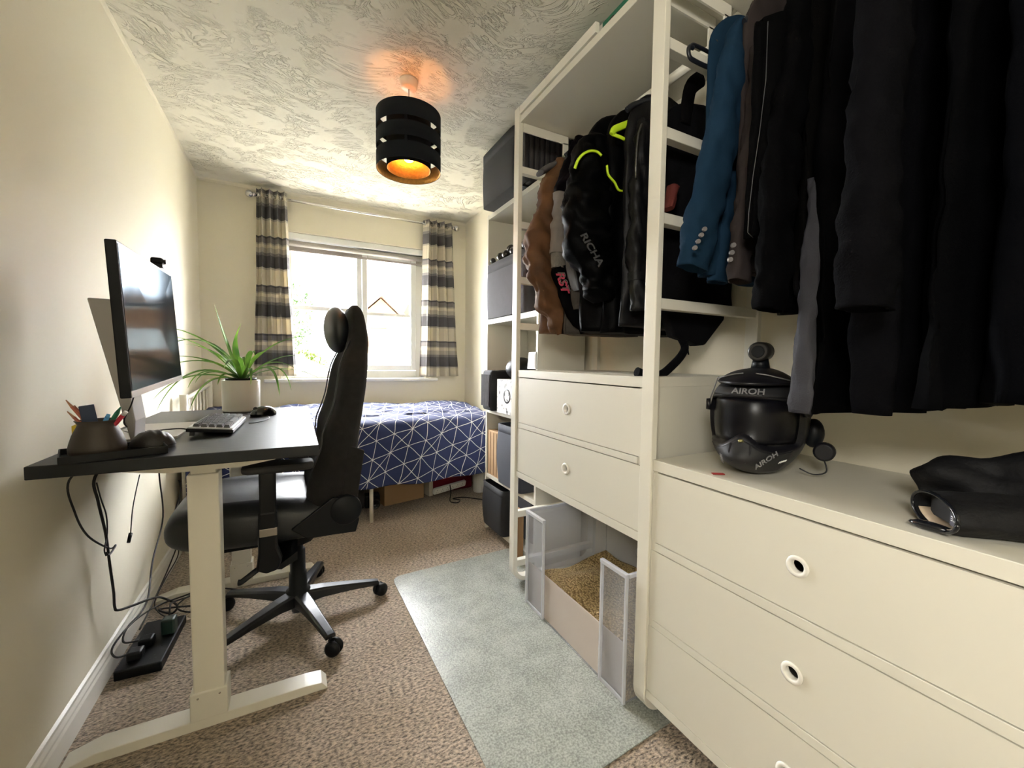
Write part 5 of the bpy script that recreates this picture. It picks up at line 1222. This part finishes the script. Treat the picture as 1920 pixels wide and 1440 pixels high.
# ---- black garment just behind the nearer frame
t = thing('black_protector_vest', (1.25, 1.0, 2.1), 'black sleeveless vest with a red mark behind the nearer ladder frame', 'vest', 'clothes on the jacket rail')
b = B(); torso(b, 1.00, 1.05, 1.437, 1.32, 1.86, 1.99, .07, 15, xn=1.25); b.build('body', BLACK, t)
b = B()
for s in (-1, 1): b.tube(smooth_path([(1.25+s*.03, .985, 2.07), (1.25+s*.075, .985, 2.03), (1.25+s*.09, .985, 1.98), (1.25+s*.10, .985, 1.90)], 4), [(.026, .012)]*13, 12)
b.build('shoulder_straps', fabric('dark_grey_padding', (.05, .045, .05)), t)
b = B(); tr_sleeve(b, [(1262, 350, 8, .955), (1257, 375, 7, .953), (1252, 392, 5, .952)], 16, .004, hollow=False); b.build('red_mark', mat('dull_red_print', (.10, .012, .008), .8), t)
t = thing('black_back_protector', (1.25, 1.0, 1.2), 'black padded belt with a curved tail hanging below the vest', 'protector')
b = B(); b.prism([(p.x, p.z) for p in (on(1246, 590, 1.0), on(1258, 632, 1.0), on(1282, 640, 1.0), on(1300, 649, 1.0), on(1316, 647, 1.0), on(1352, 600, 1.0), on(1352, 575, 1.0), on(1246, 575, 1.0))], 'y', .985, 1.02); b.build('pad', BLACK, t, bevel=.006)
b = B(); b.tube(smooth_path([tuple(on(u, v, 1.0)) for u, v in ((1276, 632), (1284, 650), (1278, 666), (1262, 684), (1240, 702), (1215, 705), (1194, 697))], 5), [(.015, .012)]*25+[(.016, .013)]*6, 14); b.build('tail_strap', BLACK, t)
B().tube([tuple(on(1288, 645, .985)), tuple(on(1291, 665, .985))], .0025, 6).build('cord', BLACK, t)
# ---- suits
BLUE = fabric('petrol_blue_wool', (.06, .17, .33), .8, .15, 600)
SUITY = .76
def buttons(par, pts, Y, r, m):
    for u, v in pts:
        p = on(u, v, Y); B().tube([p+Vector((0, .002, 0)), p-Vector((0.0025, .004, 0))], [r, r*.9], 16).build('button', m, par)
BTN = mat('horn_button', (.16, .15, .15), .25)
t = thing('blue_suit_jacket', (1.2, .77, 2.1), 'petrol blue suit jacket with four cuff buttons', 'jacket', 'clothes on the coat rail')
b = B(); torso(b, .785, 1.0, 1.43, 1.36, 1.97, 2.10, .055, 20, fold=.008); b.build('body', BLUE, t)
b = B(); tr_sleeve(b, [(1392, 52, 17, .725), (1384, 85, 25, .722), (1374, 140, 29, .72), (1360, 220, 32, .725), (1344, 300, 34, .73), (1326, 380, 34, .74), (1310, 450, 33, .75), (1299, 504, 31, .755)], 21, .008, dep=.6); b.build('sleeve', BLUE, t)
b = B(); tr_sleeve(b, [(1376, 330, 18, .765), (1362, 420, 22, .77), (1352, 480, 22, .775), (1346, 530, 20, .778)], 22, .008, dep=.7); b.build('second_sleeve', BLUE, t)
buttons(t, ((1321, 430), (1315, 441), (1309, 453), (1303, 465)), .705, .006, BTN)
GBR = fabric('grey_brown_wool', (.20, .16, .155), .85, .15, 600)
t = thing('grey_suit_jacket', (1.2, .68, 2.1), 'grey-brown suit jacket with three cuff buttons next to the blue one', 'jacket', 'clothes on the coat rail')
b = B(); torso(b, .70, 1.02, 1.43, 1.36, 1.97, 2.10, .05, 23, fold=.008); b.build('body', GBR, t)
b = B(); tr_sleeve(b, [(1428, 90, 14, .665), (1420, 180, 19, .665), (1410, 280, 21, .662), (1400, 380, 22, .66), (1390, 460, 22, .658), (1383, 527, 19, .655)], 24, .007, dep=.7); b.build('sleeve', GBR, t)
buttons(t, ((1375, 460), (1372, 474), (1369, 487)), .628, .0058, BTN)
# trousers folded over a hanger
TRO = fabric('black_dress_wool', (.013, .013, .016), .8)
t = thing('folded_trousers', (1.2, .6, 2.0), 'black trousers with pale seam folded over a hanger', 'trousers', 'clothes on the coat rail')
b = B(); 
def tf(u, v):
    p0 = on(1418+45*u, 40, .60); p1 = on(1402+50*u, 445, .60)
    p = p0.lerp(p1, v); p.y += .012*math.sin(u*7+v)+.006*noise.noise(Vector((u*4, v*8, 3))); return p
b.grid(tf, 20, 30).build('legs', TRO, t, solid=.02)
SEAM = mat('pale_seam', (.05, .05, .055), .6)
B().tube([tuple(on(u, v, .572)) for u, v in ((1440, 40), (1436, 150), (1424, 250), (1412, 330), (1404, 400), (1402, 436), (1412, 446))], .0008, 6).build('seam_line', SEAM, t)
B().tube([tuple(on(u, v, .565)) for u, v in ((1478, 150), (1462, 260), (1445, 360), (1434, 420))], .0008, 6).build('seam_line', SEAM, t)
# dark jackets and coats along the near rail
def coat(name, label, cat, m, y, x0, zh, seed, th=.07, sleeve_pts=None, fold=.014, x1=1.43, cuffm=None, zs=1.95, hemtilt=0):
    t = thing(name, (1.2, y, 2.1), label, cat, 'clothes on the coat rail')
    b = B(); torso(b, y, x0, x1, zh, zs, 2.10, th, seed, fold=fold, hemtilt=hemtilt); b.build('body', m, t)
    if sleeve_pts:
        b = B(); tr_sleeve(b, sleeve_pts, seed+50, .010, dep=.6); b.build('sleeve', m, t)
    return t
coat('black_jacket', 'short black jacket with rounded cuff between the suits and the coats', 'jacket', fabric('black_wool', (.014, .014, .018)), .60, 1.03, 1.25, 30, .06, [(1512, -60, 30, .57), (1500, 60, 32, .565), (1480, 200, 34, .56), (1462, 330, 36, .555), (1452, 450, 36, .55), (1447, 540, 34, .548), (1446, 582, 30, .545)])
coat('brown_black_jacket', 'short brown-black jacket hanging behind the first long coat', 'jacket', fabric('brown_black_cloth', (.020, .017, .015)), .545, 1.02, 1.28, 31, .06)
t = coat('long_black_coat', 'long black coat with grey lining edge, leftmost of the long coats', 'coat', fabric('black_coat_wool', (.010, .010, .014)), .475, .975, 1.012, 32, .07)
b = B(); tr_sleeve(b, [(1540, 330, 10, .50), (1528, 450, 12, .50), (1518, 560, 13, .498), (1508, 680, 12, .495), (1500, 775, 6, .492)], 33, .006, hollow=False, dep=.5); b.build('lining_edge', fabric('grey_satin_lining', (0.29, 0.29, 0.34), .5), t)
coat('charcoal_overcoat', 'long charcoal overcoat with a broad sleeve cuff', 'coat', fabric('charcoal_coat_wool', (.032, .032, .042), .9, .3, 300), .385, .96, 1.025, 34, .075, [(1668, -90, 44, .345), (1655, 80, 52, .345), (1640, 250, 56, .345), (1632, 380, 60, .345), (1626, 500, 62, .345), (1621, 580, 60, .345)])
coat('black_parka', 'long black parka, second from the right on the coat rail', 'coat', fabric('black_parka_cloth', (.009, .010, .014)), .295, .965, 1.045, 35, .08)
coat('navy_black_coat', 'very dark navy coat at the right of the coat rail', 'coat', fabric('navy_black_cloth', (.008, .010, .018)), .205, .955, 1.06, 36, .08)
coat('black_raincoat', 'black coat nearest the camera on the coat rail', 'coat', fabric('black_rain_cloth', (.010, .010, .011)), .115, .95, 1.05, 37, .07)
# hangers
WH = mat('white_hanger_plastic', (.6, .58, .52), .4); BH = mat('black_hanger_plastic', (.010, .012, .018), .35)
hs_ = [(1.60, 'thin hanger inside the brown suede jacket'), (1.48, 'thin hanger inside the textile jacket'), (1.30, 'thin hanger inside the lime-piped black jacket'), (1.12, 'thin hanger inside the leather jacket'), (.78, 'thin hanger inside the blue suit jacket'),
       (.70, 'thin hanger inside the grey-brown suit jacket'), (.60, 'thin hanger inside the short black jacket'), (.545, 'thin hanger inside the brown-black jacket'), (.475, 'thin hanger inside the leftmost long coat'), (.385, 'thin hanger inside the charcoal overcoat'), (.295, 'thin hanger inside the black parka'), (.205, 'thin hanger inside the dark navy coat'), (.115, 'thin hanger inside the nearest black coat')]
h0 = hanger(hs_[0][0], BH, hs_[0][1], w_=.18)
for y, lb_ in hs_[1:]: copy_thing(h0, (0, y-hs_[0][0], 0), lb_)
# lime hanger
t = thing('lime_hanger', (1.2, 1.2, 2.1), 'bright lime plastic hanger in the black jackets', 'hanger')
p = [on(1148, 252, 1.14), on(1152, 243, 1.14), on(1170, 235, 1.14), on(1214, 218, 1.14)]
b = B(); b.tube(smooth_path([tuple(q) for q in p], 4), [(.012, .007)]*13, 10); b.build('shoulder_arm', LIME, t)
b = B(); b.tube([tuple(on(1150, 252, 1.14)), tuple(on(1165, 258, 1.14)), tuple(on(1186, 270, 1.14))], [(.006, .005)]*3, 8); b.build('lower_bar', LIME, t)
t = thing('empty_hanger', (1.15, .8, 2.1), 'empty black loop hanger beside the blue suit jacket', 'hanger')
lp_ = [(1300, 90), (1293, 88), (1291, 96), (1294, 108), (1304, 115), (1325, 125), (1348, 133), (1368, 138)]
b = B(); b.tube(smooth_path([tuple(on(u, v, .83)) for u, v in lp_], 4), [(.0065, .005)]*29, 10); b.build('lower_loop', BH, t)
b = B(); b.tube(smooth_path([tuple(on(u, v, .83)) for u, v in ((1294, 88), (1300, 84), (1320, 93), (1345, 107), (1365, 116))], 4), [(.005, .005)]*17, 10); b.build('upper_bar', BH, t)
